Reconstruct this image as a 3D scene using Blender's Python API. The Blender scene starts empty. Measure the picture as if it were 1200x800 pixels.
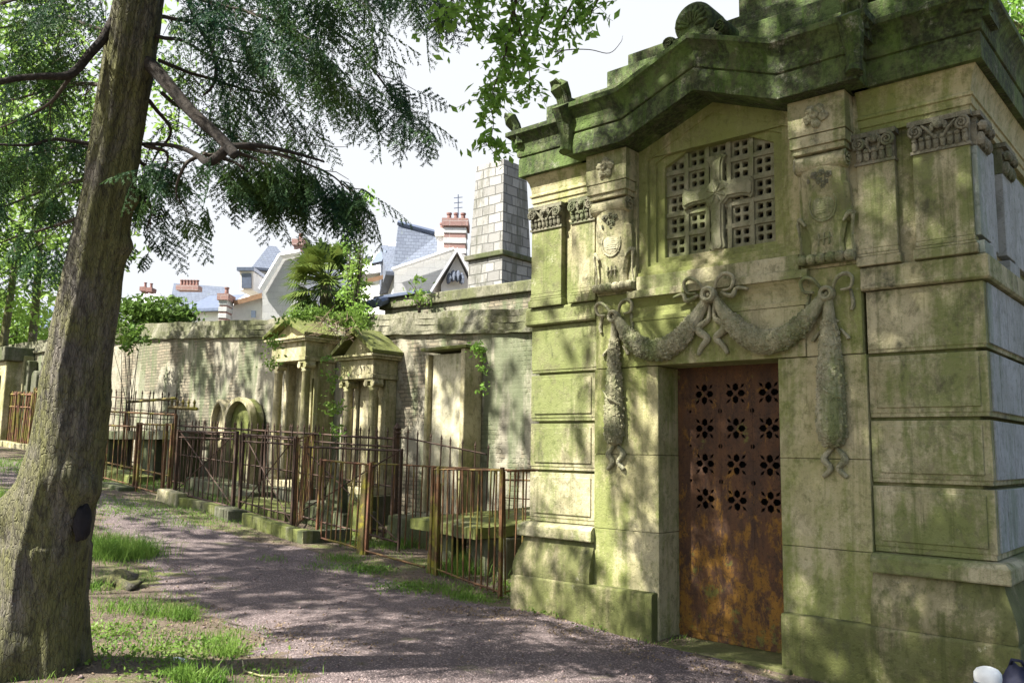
import bpy, bmesh, math, random
import numpy as np
from mathutils import Vector, noise
from mathutils.geometry import interpolate_bezier
random.seed(7); rng = np.random.default_rng(11)
S = bpy.context.scene; COL = S.collection
PI = math.pi

# ------------------------------------------------------------------ camera frame (used to survey real positions)
F = 990.; YAW, PIT, ROL = map(math.radians, (41.3, 7.24, -0.98)); C = np.array([0, -6.2, 1.53])
_cy, _sy, _cp, _sp, _cr, _sr = math.cos(YAW), math.sin(YAW), math.cos(PIT), math.sin(PIT), math.cos(ROL), math.sin(ROL)
R0 = np.array([_cy, _sy, 0]); H0 = np.array([-_sy, _cy, 0]); ZU = np.array([0, 0, 1.])
FW = H0*_cp+ZU*_sp; UP = -H0*_sp+ZU*_cp
def ray(px, py):
    a = (px-600)/F; b = -(py-400)/F
    a, b = a*_cr+b*_sr, -a*_sr+b*_cr
    return FW+a*R0+b*UP
def aty(px, py, y): d = ray(px, py); return C+(y-C[1])/d[1]*d
def atx(px, py, x): d = ray(px, py); return C+(x-C[0])/d[0]*d
def att(px, py, t): return C+t*ray(px, py)

GP = [(-300, 6), (-60, 2.6), (-40, 1.95), (-28, 1.42), (-20, 1.0), (-15, .66), (-12.5, .45), (-10, .22), (-8, .08), (-6.5, .03), (-5, .07), (-3, -.02), (-1, -.12), (3, -.15), (300, -.15)]
_gx = [a for a, b in GP]; _gz = [b for a, b in GP]
def gz(x, y):
    z = float(np.interp(x, _gx, _gz))
    z -= .09*math.exp(-((x+6.2)**2+(y-.85)**2)/.8)
    z += .10*math.exp(-((x+6.0)**2+(y+4.0)**2)/.9)
    z += .03*noise.noise(Vector((x*.9, y*.9, 2)))      # swelling round the big tree
    return z
def ground_at(px, py):
    d = ray(px, py); t = .5
    while t < 150:
        p = C+t*d
        if p[2] < gz(p[0], p[1]): return p
        t += .01 if t < 30 else .1
    return p

# ------------------------------------------------------------------ object helpers
def tag(o, label=None, cat=None, group=None, kind=None):
    if label: o['label'] = label
    if cat: o['category'] = cat
    if group: o['group'] = group
    if kind: o['kind'] = kind
    return o
def thing(name, loc, label, cat, group=None):
    o = bpy.data.objects.new(name, None); COL.objects.link(o); o.location = loc; o.empty_display_size = .1
    return tag(o, label, cat, group)
def root_loc(o):
    while o.parent: o = o.parent
    return Vector(o.location)
def link_mesh(name, me, mat=None, parent=None, bevel=0, smooth=False):
    o = bpy.data.objects.new(name, me); COL.objects.link(o)
    if mat and not me.materials: me.materials.append(mat)
    if parent: o.parent = parent
    if bevel:
        m = o.modifiers.new('bevel', 'BEVEL'); m.width = bevel; m.segments = 2; m.limit_method = 'ANGLE'; m.angle_limit = .6
    if smooth:
        for p in me.polygons: p.use_smooth = True
    return o
class MB:
    def __init__(s): s.v = []; s.f = []
    def add(s, vs, fs):
        o = len(s.v); s.v += [tuple(float(c) for c in v) for v in vs]; s.f += [tuple(i+o for i in f) for f in fs]; return s
    def box(s, x0, x1, y0, y1, z0, z1):
        return s.add([(x0, y0, z0), (x1, y0, z0), (x1, y1, z0), (x0, y1, z0), (x0, y0, z1), (x1, y0, z1), (x1, y1, z1), (x0, y1, z1)],
                     [(0, 3, 2, 1), (4, 5, 6, 7), (0, 1, 5, 4), (1, 2, 6, 5), (2, 3, 7, 6), (3, 0, 4, 7)])
    def hexa(s, b, t):
        return s.add(list(b)+list(t), [(0, 3, 2, 1), (4, 5, 6, 7), (0, 1, 5, 4), (1, 2, 6, 5), (2, 3, 7, 6), (3, 0, 4, 7)])
    def prism_y(s, pts, y0, y1):           # polygon in XZ, counter-clockwise seen from -Y
        n = len(pts)
        vs = [(x, y0, z) for x, z in pts]+[(x, y1, z) for x, z in pts]
        fs = [tuple(range(n)), tuple(range(2*n-1, n-1, -1))]
        fs += [(i, n+i, n+(i+1) % n, (i+1) % n) for i in range(n)]
        return s.add(vs, fs)
    def tube(s, pts, rad, n=8, cap=True, flat=1.0, flatdir=None):
        pts = [Vector(p) for p in pts]; m = len(pts)
        if not hasattr(rad, '__len__'): rad = [rad]*m
        ref = Vector((0, 0, 1)) if abs((pts[-1]-pts[0]).normalized().z) < .9 else Vector((1, 0, 0))
        if flatdir is not None: ref = Vector(flatdir)
        vs = []
        for i, p in enumerate(pts):
            d = (pts[min(i+1, m-1)]-pts[max(i-1, 0)]).normalized()
            a = (ref-d*ref.dot(d)); a = a.normalized() if a.length > 1e-4 else d.orthogonal().normalized()
            b = d.cross(a)
            for k in range(n):
                t = 2*PI*k/n; vs.append(p+(a*math.cos(t)*flat+b*math.sin(t))*rad[i])
        fs = [(i*n+k, i*n+(k+1) % n, (i+1)*n+(k+1) % n, (i+1)*n+k) for i in range(m-1) for k in range(n)]
        if cap: fs += [tuple(range(n-1, -1, -1)), tuple((m-1)*n+k for k in range(n))]
        return s.add(vs, fs)
    def stube(s, pts, rad, n=8, **k):
        P3 = [Vector(p) for p in pts]; out = []; rr = []; m = len(P3)
        for i in range(m-1):
            p0, p1, p2, p3 = P3[max(i-1, 0)], P3[i], P3[i+1], P3[min(i+2, m-1)]
            for q in range(5):
                f = q/5; out.append(.5*((2*p1)+(p2-p0)*f+(2*p0-5*p1+4*p2-p3)*f*f+(3*p1-p0-3*p2+p3)*f**3)); rr.append(rad[i]*(1-f)+rad[i+1]*f)
        out.append(P3[-1]); rr.append(rad[-1]); return s.tube(out, rr, n, **k)
    def lathe(s, prof, c, n=24, axis='z', a0=0, a1=2*PI):
        full = abs(a1-a0-2*PI) < 1e-6; k = n if full else n+1; vs = []
        for r, h in prof:
            for j in range(k):
                a = a0+(a1-a0)*j/n; u, w = r*math.cos(a), r*math.sin(a)
                vs.append((c[0]+u, c[1]+w, c[2]+h) if axis == 'z' else ((c[0]+u, c[1]-h, c[2]+w) if axis == 'y' else (c[0]+h, c[1]+u, c[2]+w)))
        fs = [(i*k+j, i*k+(j+1) % k, (i+1)*k+(j+1) % k, (i+1)*k+j) for i in range(len(prof)-1) for j in range(k if full else k-1)]
        return s.add(vs, fs)
    def blob(s, c, r, seed=0, rough=.0, n=6):
        vs = []; fs = []; m = n*2
        for i in range(n+1):
            th = PI*i/n
            for j in range(m):
                ph = 2*PI*j/m; d = Vector((math.sin(th)*math.cos(ph), math.sin(th)*math.sin(ph), math.cos(th)))
                k = 1+(rough*noise.noise(d*2.1+Vector((seed, seed*.7, 0))) if rough else 0)
                vs.append((c[0]+d.x*r[0]*k, c[1]+d.y*r[1]*k, c[2]+d.z*r[2]*k))
        for i in range(n):
            for j in range(m): fs.append((i*m+j, (i+1)*m+j, (i+1)*m+(j+1) % m, i*m+(j+1) % m))
        return s.add(vs, fs)
    def build(s, name, mat, parent=None, bevel=0, smooth=False, weld=False):
        o = root_loc(parent) if parent else Vector((0, 0, 0))
        me = bpy.data.meshes.new(name); me.from_pydata([(v[0]-o.x, v[1]-o.y, v[2]-o.z) for v in s.v], [], s.f)
        if weld or True:
            bm = bmesh.new(); bm.from_mesh(me); bmesh.ops.remove_doubles(bm, verts=bm.verts, dist=1e-5) if weld else None
            bmesh.ops.recalc_face_normals(bm, faces=bm.faces); bm.to_mesh(me); bm.free()
        me.update()
        return link_mesh(name, me, mat, parent, bevel, smooth)
def arrays_mesh(name, V, Fq, mat, parent=None, smooth=False):
    """V (n,3) float, Fq (m,k) int : fast mesh"""
    o = root_loc(parent) if parent else Vector((0, 0, 0))
    me = bpy.data.meshes.new(name); V = V-np.array(o)
    me.vertices.add(len(V)); me.vertices.foreach_set('co', V.astype(np.float32).ravel())
    m, k = Fq.shape; me.loops.add(m*k); me.loops.foreach_set('vertex_index', Fq.astype(np.int32).ravel())
    me.polygons.add(m); me.polygons.foreach_set('loop_start', np.arange(0, m*k, k, dtype=np.int32))
    me.polygons.foreach_set('loop_total', np.full(m, k, dtype=np.int32))
    me.update(calc_edges=True); me.validate()
    return link_mesh(name, me, mat, parent, 0, smooth)
def sweep(path, prof, closed=False, hz=None):
    """moulding: path = 2D points with the outside on the right hand, prof = closed loop of (d, z)"""
    n = len(path); mb = MB(); P = [Vector(p) for p in path]; k = len(prof)
    for i in range(n):
        d0 = (P[i]-P[i-1]).normalized() if i > 0 else None
        d1 = (P[i+1]-P[i]).normalized() if i < n-1 else None
        if d0 is None: d0 = d1
        if d1 is None: d1 = d0
        n0 = Vector((d0.y, -d0.x)); n1 = Vector((d1.y, -d1.x)); m = n0+n1
        m = m/(1+n0.dot(n1)) if m.length > 1e-3 else n0
        h = hz[i] if hz else 0
        mb.v += [(P[i].x+m.x*d, P[i].y+m.y*d, z+h) for d, z in prof]
    for i in range(n-1):
        for j in range(k): mb.f.append((i*k+j, i*k+(j+1) % k, (i+1)*k+(j+1) % k, (i+1)*k+j))
    mb.f.append(tuple(range(k-1, -1, -1))); mb.f.append(tuple((n-1)*k+j for j in range(k)))
    return mb
def plate(outer, holes, y0, y1, name, mat, parent, bevel=0):
    """slab in XZ with real holes, between y0 (front) and y1"""
    cu = bpy.data.curves.new(name, 'CURVE'); cu.dimensions = '2D'; cu.fill_mode = 'BOTH'; cu.extrude = abs(y1-y0)/2
    for loop in [outer]+holes:
        sp = cu.splines.new('POLY'); sp.points.add(len(loop)-1); sp.use_cyclic_u = True
        for p, q in zip(sp.points, loop): p.co = (q[0], q[1], 0, 1)
    ob = bpy.data.objects.new(name, cu); COL.objects.link(ob)
    me = bpy.data.meshes.new_from_object(ob.evaluated_get(bpy.context.evaluated_depsgraph_get()))
    bpy.data.objects.remove(ob); bpy.data.curves.remove(cu)
    o = root_loc(parent); ym = (y0+y1)/2
    for v in me.vertices: x, z, e = v.co; v.co = (x-o.x, ym-e-o.y, z-o.z)
    bm = bmesh.new(); bm.from_mesh(me); bmesh.ops.remove_doubles(bm, verts=bm.verts, dist=1e-5); bmesh.ops.recalc_face_normals(bm, faces=bm.faces); bm.to_mesh(me); bm.free()
    me.name = name; me.materials.clear()
    return link_mesh(name, me, mat, parent, bevel)

# ------------------------------------------------------------------ materials
class NT:
    def __init__(s, name):
        s.m = bpy.data.materials.new(name); s.m.use_nodes = True; s.t = s.m.node_tree; s.t.nodes.clear()
        s.out = s.n('ShaderNodeOutputMaterial'); s.geo = s.n('ShaderNodeNewGeometry')
    def n(s, k, **kw):
        x = s.t.nodes.new(k)
        for a, b in kw.items(): setattr(x, a, b)
        return x
    def l(s, a, b): s.t.links.new(a, b)
    def noise(s, sc, det=4, rough=.6, stretch=(1, 1, 1), dist=0, off=(0, 0, 0)):
        mp = s.n('ShaderNodeMapping'); mp.inputs['Scale'].default_value = stretch; mp.inputs['Location'].default_value = off; s.l(s.geo.outputs['Position'], mp.inputs[0])
        x = s.n('ShaderNodeTexNoise'); x.inputs['Scale'].default_value = sc; x.inputs['Detail'].default_value = det
        x.inputs['Roughness'].default_value = rough; x.inputs['Distortion'].default_value = dist; s.l(mp.outputs[0], x.inputs['Vector'])
        return x.outputs['Fac']
    def voro(s, sc, stretch=(1, 1, 1), feature='F1'):
        mp = s.n('ShaderNodeMapping'); mp.inputs['Scale'].default_value = stretch; s.l(s.geo.outputs['Position'], mp.inputs[0])
        x = s.n('ShaderNodeTexVoronoi', feature=feature); x.inputs['Scale'].default_value = sc; s.l(mp.outputs[0], x.inputs['Vector'])
        return x
    def ramp(s, fac, a, b, v0=0., v1=1.):
        x = s.n('ShaderNodeMapRange', interpolation_type='SMOOTHSTEP'); s.l(fac, x.inputs[0])
        x.inputs[1].default_value = a; x.inputs[2].default_value = b; x.inputs[3].default_value = v0; x.inputs[4].default_value = v1
        return x.outputs[0]
    def mix(s, fac, a, b, mode='MIX'):
        x = s.n('ShaderNodeMix', data_type='RGBA', blend_type=mode)
        if isinstance(fac, (int, float)): x.inputs[0].default_value = fac
        else: s.l(fac, x.inputs[0])
        for i, c in ((6, a), (7, b)):
            if isinstance(c, tuple): x.inputs[i].default_value = (*c, 1)
            else: s.l(c, x.inputs[i])
        return x.outputs[2]
    def math(s, op, a, b=0.):
        x = s.n('ShaderNodeMath', operation=op)
        for i, c in ((0, a), (1, b)):
            if isinstance(c, (int, float)): x.inputs[i].default_value = c
            else: s.l(c, x.inputs[i])
        return x.outputs[0]
    def finish(s, col, rough=.85, bump=None, dist=.02, strength=.6, metal=0, trans=0, spec=.3):
        b = s.n('ShaderNodeBsdfPrincipled'); 
        if isinstance(col, tuple): b.inputs['Base Color'].default_value = (*col, 1)
        else: s.l(col, b.inputs['Base Color'])
        b.inputs['Roughness'].default_value = rough; b.inputs['Metallic'].default_value = metal; b.inputs['Specular IOR Level'].default_value = spec
        if bump is not None:
            u = s.n('ShaderNodeBump'); u.inputs['Strength'].default_value = strength; u.inputs['Distance'].default_value = dist
            s.l(bump, u.inputs['Height']); s.l(u.outputs[0], b.inputs['Normal'])
        sh = b.outputs[0]
        if trans:
            t = s.n('ShaderNodeBsdfTranslucent'); s.l(col, t.inputs[0]) if not isinstance(col, tuple) else setattr(t.inputs[0], 'default_value', (*col, 1))
            mx = s.n('ShaderNodeMixShader'); mx.inputs[0].default_value = trans; s.l(sh, mx.inputs[1]); s.l(t.outputs[0], mx.inputs[2]); sh = mx.outputs[0]
        s.l(sh, s.out.inputs[0]); return s.m

def stone(name, base=(.40, .36, .235), base2=(.31, .29, .18), algae_or_shade=(.15, .18, .06), alg=.5, dark=(.05, .05, .03), drk=.25, pale=(.5, .48, .36), pl=.2, off=(0, 0, 0), bump=.6):
    t = NT(name)
    c = t.mix(t.ramp(t.noise(2.2, 5, off=off), .35, .65), base, base2)
    big = t.noise(1.1, 6, .65, (1, 1, .55), .4, off); st = t.noise(1.6, 5, .65, (4, 4, .35), 0, off)
    m = t.math('ADD', t.math('ADD', t.math('MULTIPLY', big, .55), t.math('MULTIPLY', st, .30)), t.math('MULTIPLY', t.noise(26, 5, .8, off=off), .15))
    lo = .62-.3*alg
    c = t.mix(t.ramp(m, lo+.01, lo+.10, 0, .78), c, algae_or_shade)
    c = t.mix(t.ramp(t.noise(14, 6, .75, off=off), .50, .68, 0, .55), c, tuple(x*.55 for x in algae_or_shade))
    d = t.math('MULTIPLY', t.ramp(t.noise(2.6, 8, .72, (1, 1, .6), .3, tuple(x+7 for x in off)), .70-.25*drk, .80-.2*drk), t.ramp(t.noise(28, 4), .3, .6, .4, 1))
    c = t.mix(t.math('MULTIPLY', d, .85), c, dark)
    c = t.mix(t.math('MULTIPLY', t.ramp(t.noise(5, 8, .8, off=tuple(x+3 for x in off)), .66-.2*pl, .76-.1*pl), .7), c, pale)
    c = t.mix(t.math('MULTIPLY', t.ramp(t.noise(7, 10, .82, (1, 1, .7), .6, tuple(x+11 for x in off)), .50, .60), .30+.35*drk), c, tuple(x*.42 for x in base2))
    c = t.mix(t.math('MULTIPLY', t.ramp(t.noise(3.1, 10, .8, (1, 1, .8), .8, tuple(x+19 for x in off)), .56, .62), .25+.3*drk), c, tuple(x*.5+y*.3 for x, y in zip(base2, algae_or_shade)))
    c = t.mix(t.math('MULTIPLY', t.ramp(t.noise(2.2, 6, .7, (5.5, 5.5, .22), .15, tuple(x+31 for x in off)), .54, .64), .18+.4*drk), c, tuple(x*.55 for x in algae_or_shade))
    sp = t.voro(45); c = t.mix(t.ramp(sp.outputs['Distance'], .10, .2, .35, 0), c, (.08, .085, .05))
    b = t.math('ADD', t.math('MULTIPLY', t.noise(9, 6, .7), 1.), t.math('MULTIPLY', t.noise(60, 4, .7), .35))
    b = t.math('ADD', b, t.math('MULTIPLY', t.ramp(t.voro(30).outputs['Distance'], 0, .3), .25))
    return t.finish(c, .9, b, .02, bump)
M = {}
M['stone'] = stone('limestone_with_algae', base=(.40, .36, .225), base2=(.27, .245, .135), algae_or_shade=(.105, .135, .028), alg=.60, drk=.66, pale=(.46, .43, .31), pl=.4)
M['stone_jamb'] = stone('limestone_warm', base=(.40, .355, .21), base2=(.30, .275, .135), algae_or_shade=(.135, .165, .032), alg=.60, drk=.32, pale=(.42, .40, .3), off=(5, 2, 1))
M['stone_low'] = stone('limestone_green_foot', base=(.27, .235, .135), base2=(.165, .15, .07), algae_or_shade=(.075, .09, .018), alg=.72, drk=.6, off=(2, 9, 4))
M['stone_cornice'] = stone('limestone_mossy_cornice', base=(.27, .26, .175), base2=(.15, .155, .075), algae_or_shade=(.060, .118, .010), alg=.90, dark=(.008, .008, .006), drk=1.25, pale=(.38, .37, .29), pl=.5, off=(1, 3, 8), bump=.9)
M['stone_carved'] = stone('carved_limestone', base=(.35, .325, .215), base2=(.24, .225, .13), algae_or_shade=(.11, .14, .04), alg=.52, drk=.5, pale=(.45, .44, .36), pl=.4, off=(9, 1, 3), bump=1.)
M['stone_capital'] = stone('weathered_capital', base=(.22, .20, .14), base2=(.14, .135, .09), algae_or_shade=(.09, .11, .045), alg=.5, drk=.7, off=(3, 3, 3), bump=.9)
M['stone_side'] = stone('limestone_side_shade', base=(.34, .35, .34), base2=(.27, .28, .26), algae_or_shade=(.17, .21, .15), alg=.45, drk=.25, pale=(.42, .43, .43), off=(4, 6, 1))  # cool grey paints the flank's blue shade into the limestone colour
M['grille'] = stone('grille_stone', base=(.25, .235, .155), base2=(.18, .175, .105), algae_or_shade=(.125, .145, .05), alg=.55, drk=.3, off=(4, 1, 1))
M['panel_stone'] = stone('pale_panel_stone', base=(.50, .46, .33), base2=(.42, .39, .25), algae_or_shade=(.22, .23, .10), alg=.4, drk=.2, off=(7, 3, 2))
M['tomb'] = stone('tomb_stone', base=(.46, .405, .26), base2=(.32, .285, .16), algae_or_shade=(.15, .155, .045), alg=.5, drk=.5, pale=(.5, .47, .37), pl=.4, off=(7, 7, 2))
M['tomb_dark'] = stone('dark_tomb_stone', base=(.14, .135, .095), base2=(.09, .09, .055), algae_or_shade=(.055, .07, .02), alg=.6, drk=.5, off=(2, 5, 5))
M['moss_stone'] = stone('mossy_stone', base=(.19, .18, .115), base2=(.12, .12, .06), algae_or_shade=(.12, .14, .022), alg=.72, drk=.5, off=(8, 4, 4), bump=1.)
M['coping'] = stone('eroded_coping', base=(.24, .225, .16), base2=(.15, .145, .095), algae_or_shade=(.09, .10, .035), alg=.55, drk=.8, pale=(.38, .37, .3), pl=.4, off=(6, 1, 7), bump=1.2)
M['tower'] = None

def brick_mat(name, c1, c2, mortar, w, h, plaster=None, pf=.5, algae_or_shade=(.14, .17, .07), alg=.4, swap=False, bump=.8, mort=.012):
    t = NT(name); mp = t.n('ShaderNodeMapping'); mp.inputs['Rotation'].default_value = (PI/2, 0, 0)
    sx = t.n('ShaderNodeSeparateXYZ'); t.l(t.geo.outputs['Position'], sx.inputs[0]); cb = t.n('ShaderNodeCombineXYZ')
    u = t.math('ADD', sx.outputs[0], sx.outputs[1]); wob = t.math('MULTIPLY', t.noise(3, 3), .10)
    t.l(t.math('ADD', u, wob), cb.inputs[0]); t.l(t.math('ADD', sx.outputs[2], t.math('MULTIPLY', t.noise(1.6, 4, off=(4, 0, 0)), .07)), cb.inputs[1])
    b = t.n('ShaderNodeTexBrick'); t.l(cb.outputs[0], b.inputs['Vector']); b.inputs['Scale'].default_value = 1
    b.inputs['Color1'].default_value = (*c1, 1); b.inputs['Color2'].default_value = (*c2, 1); b.inputs['Mortar'].default_value = (*mortar, 1)
    b.inputs['Mortar Size'].default_value = mort; b.inputs['Mortar Smooth'].default_value = .4; b.inputs['Brick Width'].default_value = w; b.inputs['Row Height'].default_value = h
    c = t.mix(t.ramp(t.noise(30, 4), .3, .7, 0, .4), b.outputs['Color'], tuple(x*.6 for x in c1))
    hgt = t.math('ADD', t.math('MULTIPLY', b.outputs['Fac'], -1.), t.math('MULTIPLY', t.noise(22, 6, .75), .9))
    if plaster:
        pm = t.ramp(t.noise(.9, 7, .68, (1, 1, .7), .5), .60-.25*pf, .66-.25*pf)
        c = t.mix(pm, c, t.mix(t.ramp(t.noise(4, 6), .3, .7), plaster, tuple(x*.72 for x in plaster)))
        hgt = t.math('ADD', t.math('MULTIPLY', b.outputs['Fac'], t.math('ADD', t.math('MULTIPLY', pm, .8), -.9)), t.math('ADD', t.math('MULTIPLY', t.noise(22, 6, .75), .9), t.math('MULTIPLY', pm, .5)))
        c = t.mix(t.ramp(t.noise(5, 8, .8, off=(5, 5, 5)), .5, .62, 0, .6), c, tuple(x*.45 for x in c2))
    c = t.mix(t.ramp(t.noise(1.2, 6, .7, (2.2, 2.2, .4), .2, (3, 1, 2)), .60-.25*alg, .76-.25*alg, 0, .8), c, algae_or_shade)
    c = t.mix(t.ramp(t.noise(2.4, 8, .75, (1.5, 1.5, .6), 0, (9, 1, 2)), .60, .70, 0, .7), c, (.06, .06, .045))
    return t.finish(c, .92, hgt, .02, bump)
M['wallbrick'] = brick_mat('old_brick_wall', (.27, .225, .155), (.15, .14, .095), (.10, .092, .065), .22, .068, plaster=(.31, .285, .21), pf=.5, alg=.6, algae_or_shade=(.10, .12, .06), bump=.55)
M['tower'] = brick_mat('tower_ashlar', (.33, .32, .295), (.19, .185, .17), (.10, .10, .09), .40, .24, alg=.5, algae_or_shade=(.11, .11, .085), mort=.016, bump=1.)  # dark blotches paint dappled tree shade into the tower's stone colour
M['house_stone'] = brick_mat('house_ashlar', (.50, .50, .48), (.44, .44, .43), (.36, .36, .36), .6, .3, alg=0.0, bump=.4)
M['banded_brick'] = brick_mat('banded_chimney_brick', (.29, .18, .155), (.24, .145, .13), (.42, .38, .36), .9, .22, alg=0)

def plain(name, col, rough=.7, metal=0, var=.25, bump=0, sc=6):
    t = NT(name); c = t.mix(t.ramp(t.noise(sc, 6), .3, .7), col, tuple(x*(1-var) for x in col))
    return t.finish(c, rough, t.noise(sc*6, 4) if bump else None, .01, bump, metal)
M['slate'] = brick_mat('slate_roof', (.13, .15, .19), (.10, .115, .15), (.06, .07, .09), .3, .16, alg=0, bump=.5)
M['pale_roof'] = plain('washed_out_roof', (.60, .60, .62), .45, 0, .1)  # far house materials kept pale to paint in their overexposed, washed out look
M['plaster'] = plain('white_render', (.76, .74, .70), .85, 0, .12)
M['wood_eave'] = plain('brown_eave', (.28, .17, .10), .7)
M['glass'] = plain('window_glass', (.12, .15, .2), .1, 0, .1)
M['white_paint'] = plain('white_paint', (.8, .8, .78), .5, 0, .08)
M['zinc_blue'] = plain('zinc_flashing', (.14, .17, .24), .4, .3)
M['terracotta'] = plain('terracotta_pot', (.22, .12, .10), .8)
M['black'] = plain('interior_shade', (.012, .012, .012), .95)  # black colour stands in for the shade inside the mausoleum
M['navy'] = plain('navy_fabric', (.012, .014, .035), .6, 0, .3, .4, 30)
M['white_fabric'] = plain('pale_fabric', (.75, .76, .72), .6, 0, .1, .3, 30)

def rust(name, a, b, moss=None, mossf=.3, spots=None):
    t = NT(name); c = t.mix(t.ramp(t.noise(7, 8, .75), .38, .62), a, b)
    c = t.mix(t.ramp(t.noise(40, 4), .45, .7, 0, .5), c, tuple(x*.45 for x in a))
    if moss: c = t.mix(t.ramp(t.noise(3.3, 6, .7, off=(2, 2, 2)), .62-.2*mossf, .72-.2*mossf), c, moss)
    return t.finish(c, .8, t.noise(70, 5, .75), .006, .8, 0.0, spec=.35)
M['iron'] = rust('rusty_iron', (.15, .072, .028), (.075, .04, .019), (.15, .125, .022), .6)
M['iron_dark'] = rust('dark_iron', (.070, .038, .022), (.034, .022, .015))
M['iron_red'] = rust('red_rust_iron', (.17, .074, .034), (.09, .043, .024), (.15, .125, .022), .75)
M['iron_moss'] = rust('moss_covered_iron', (.11, .075, .025), (.085, .075, .02), (.19, .165, .015), .7)
t = NT('rusted_door_sheet')
sx = t.n('ShaderNodeSeparateXYZ'); t.l(t.geo.outputs['Position'], sx.inputs[0])
lowf = t.ramp(sx.outputs[2], 1.6, .3, .0, .10)
c = t.mix(t.ramp(t.noise(3.5, 8, .7, (2, 2, .7)), .35, .65), (.05, .027, .016), (.10, .047, .020))
c = t.mix(t.ramp(t.math('ADD', t.noise(6, 9, .78, (1.6, 1, .8), .3, (1, 4, 2)), lowf), .545, .66, 0, .88), c, (.22, .108, .014))
c = t.mix(t.ramp(t.noise(13, 6, .7, (2, 1, .6), 0, (6, 4, 2)), .58, .70, 0, .75), c, (.11, .04, .014))
c = t.mix(t.ramp(t.math('ADD', t.noise(5, 7, .7, (1, 1, 1), 0, (3, 3, 3)), t.ramp(sx.outputs[2], .8, .1, 0, .12)), .62, .70, 0, .7), c, (.13, .14, .03))
c = t.mix(t.ramp(t.noise(38, 5, .8), .52, .66, 0, .75), c, (.02, .013, .01))
M['door'] = t.finish(c, .75, t.math('ADD', t.noise(50, 6, .8), t.noise(12, 5)), .008, .7)

def leafmat(name, a, b, trans=.4, rough=.5, sc=1.5):
    t = NT(name); c = t.mix(t.ramp(t.noise(sc, 3), .35, .65), a, b)
    c = t.mix(t.ramp(t.noise(sc*16, 2), .4, .6, 0, .6), c, tuple((x+y)*.8 for x, y in zip(a, b)))
    return t.finish(c, rough, trans=trans, spec=.18)
M['leaf'] = leafmat('beech_leaves', (.14, .27, .045), (.21, .34, .065), .62)
M['leaf_canopy'] = leafmat('canopy_leaves', (.06, .11, .018), (.09, .15, .03), .35)
M['leaf_bright'] = leafmat('sunny_leaves', (.15, .26, .045), (.22, .32, .07), .5)
M['needle'] = leafmat('conifer_needles', (.012, .045, .028), (.060, .105, .020), .4, .6, 2.0)
M['ivy'] = leafmat('ivy_leaves', (.06, .13, .02), (.15, .22, .04), .4)
M['palm'] = leafmat('palm_fronds', (.035, .085, .025), (.13, .16, .03), .3)
M['grass'] = leafmat('grass_blades', (.075, .16, .024), (.16, .24, .045), .4, .6, 5)
M['litter'] = leafmat('dead_leaves', (.075, .05, .032), (.24, .18, .115), .15, .8, 40)
M['drytwig'] = plain('dry_stems', (.2, .14, .09), .85)
t = NT('bark')
c = t.mix(t.ramp(t.noise(3, 7, .7, (3, 3, .8)), .35, .65), (.175, .155, .125), (.095, .085, .072))
c = t.mix(t.ramp(t.noise(1.5, 8, .75, (1.5, 1.5, .6), .5, (4, 4, 1)), .36, .54, 0, .85), c, (.125, .125, .038))
c = t.mix(t.ramp(t.noise(24, 5, .75, (1.4, 1.4, .35)), .48, .62, 0, .7), c, (.034, .030, .024))
v = t.voro(40, (1.5, 1.5, .42), 'DISTANCE_TO_EDGE')
bh = t.math('ADD', t.ramp(v.outputs['Distance'], 0, .12), t.math('MULTIPLY', t.noise(34, 6, .75, (1.4, 1.4, .4)), 1.4))
M['bark'] = t.finish(c, .92, bh, .018, .8)
t = NT('rough_limb_bark'); c = t.mix(t.ramp(t.noise(12, 7, .75), .35, .65), (.060, .050, .040), (.022, .019, .016)); M['limb'] = t.finish(c, .95, t.noise(45, 6, .8), .02, 1.)
M['twig'] = plain('twig_bark', (.07, .055, .04), .9, 0, .4, .5, 10)
# ground
t = NT('soil_and_moss')
c = t.mix(t.ramp(t.noise(6, 8, .7), .35, .65), (.085, .065, .045), (.14, .105, .075))
c = t.mix(t.ramp(t.noise(1.3, 9, .75), .50, .60, 0, .85), c, t.mix(t.ramp(t.noise(20, 5), .4, .6), (.075, .105, .02), (.13, .14, .04)))
c = t.mix(t.ramp(t.noise(55, 4, .7), .55, .66, 0, .8), c, (.28, .22, .16))
M['soil'] = t.finish(c, .95, t.math('ADD', t.noise(45, 6, .8), t.noise(9, 4)), .03, .8)
t = NT('pinkish_gravel')
v = t.voro(85)
c = t.mix(t.ramp(t.noise(2, 7, .7), .35, .65), (.130, .101, .094), (.190, .150, .141))
c = t.mix(t.ramp(v.outputs['Distance'], .2, .55, 0, .55), c, (.06, .045, .045))
hs = t.n('ShaderNodeSeparateColor'); t.l(v.outputs['Color'], hs.inputs[0])
c = t.mix(t.ramp(hs.outputs[0], .75, .95, 0, .8), c, (.33, .26, .24)); c = t.mix(t.ramp(hs.outputs[1], .8, .95, 0, .7), c, (.07, .05, .045))
c = t.mix(t.ramp(t.noise(1.7, 8, .72, off=(3, 8, 1)), .58, .68, 0, .7), c, (.085, .085, .035))
c = t.mix(t.ramp(t.noise(.8, 8, .75, off=(8, 8, 1)), .52, .62, 0, .45), c, (.075, .058, .05))
M['path'] = t.finish(c, .95, t.math('ADD', t.math('MULTIPLY', v.outputs['Distance'], -1), t.noise(14, 6, .7)), .012, .9)
t = NT('pebble'); oi = t.voro(70); sc_ = t.n('ShaderNodeSeparateColor'); t.l(oi.outputs['Color'], sc_.inputs[0])
c = t.mix(sc_.outputs[0], (.12, .085, .08), (.27, .2, .18)); M['pebble'] = t.finish(c, .9)

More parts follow.
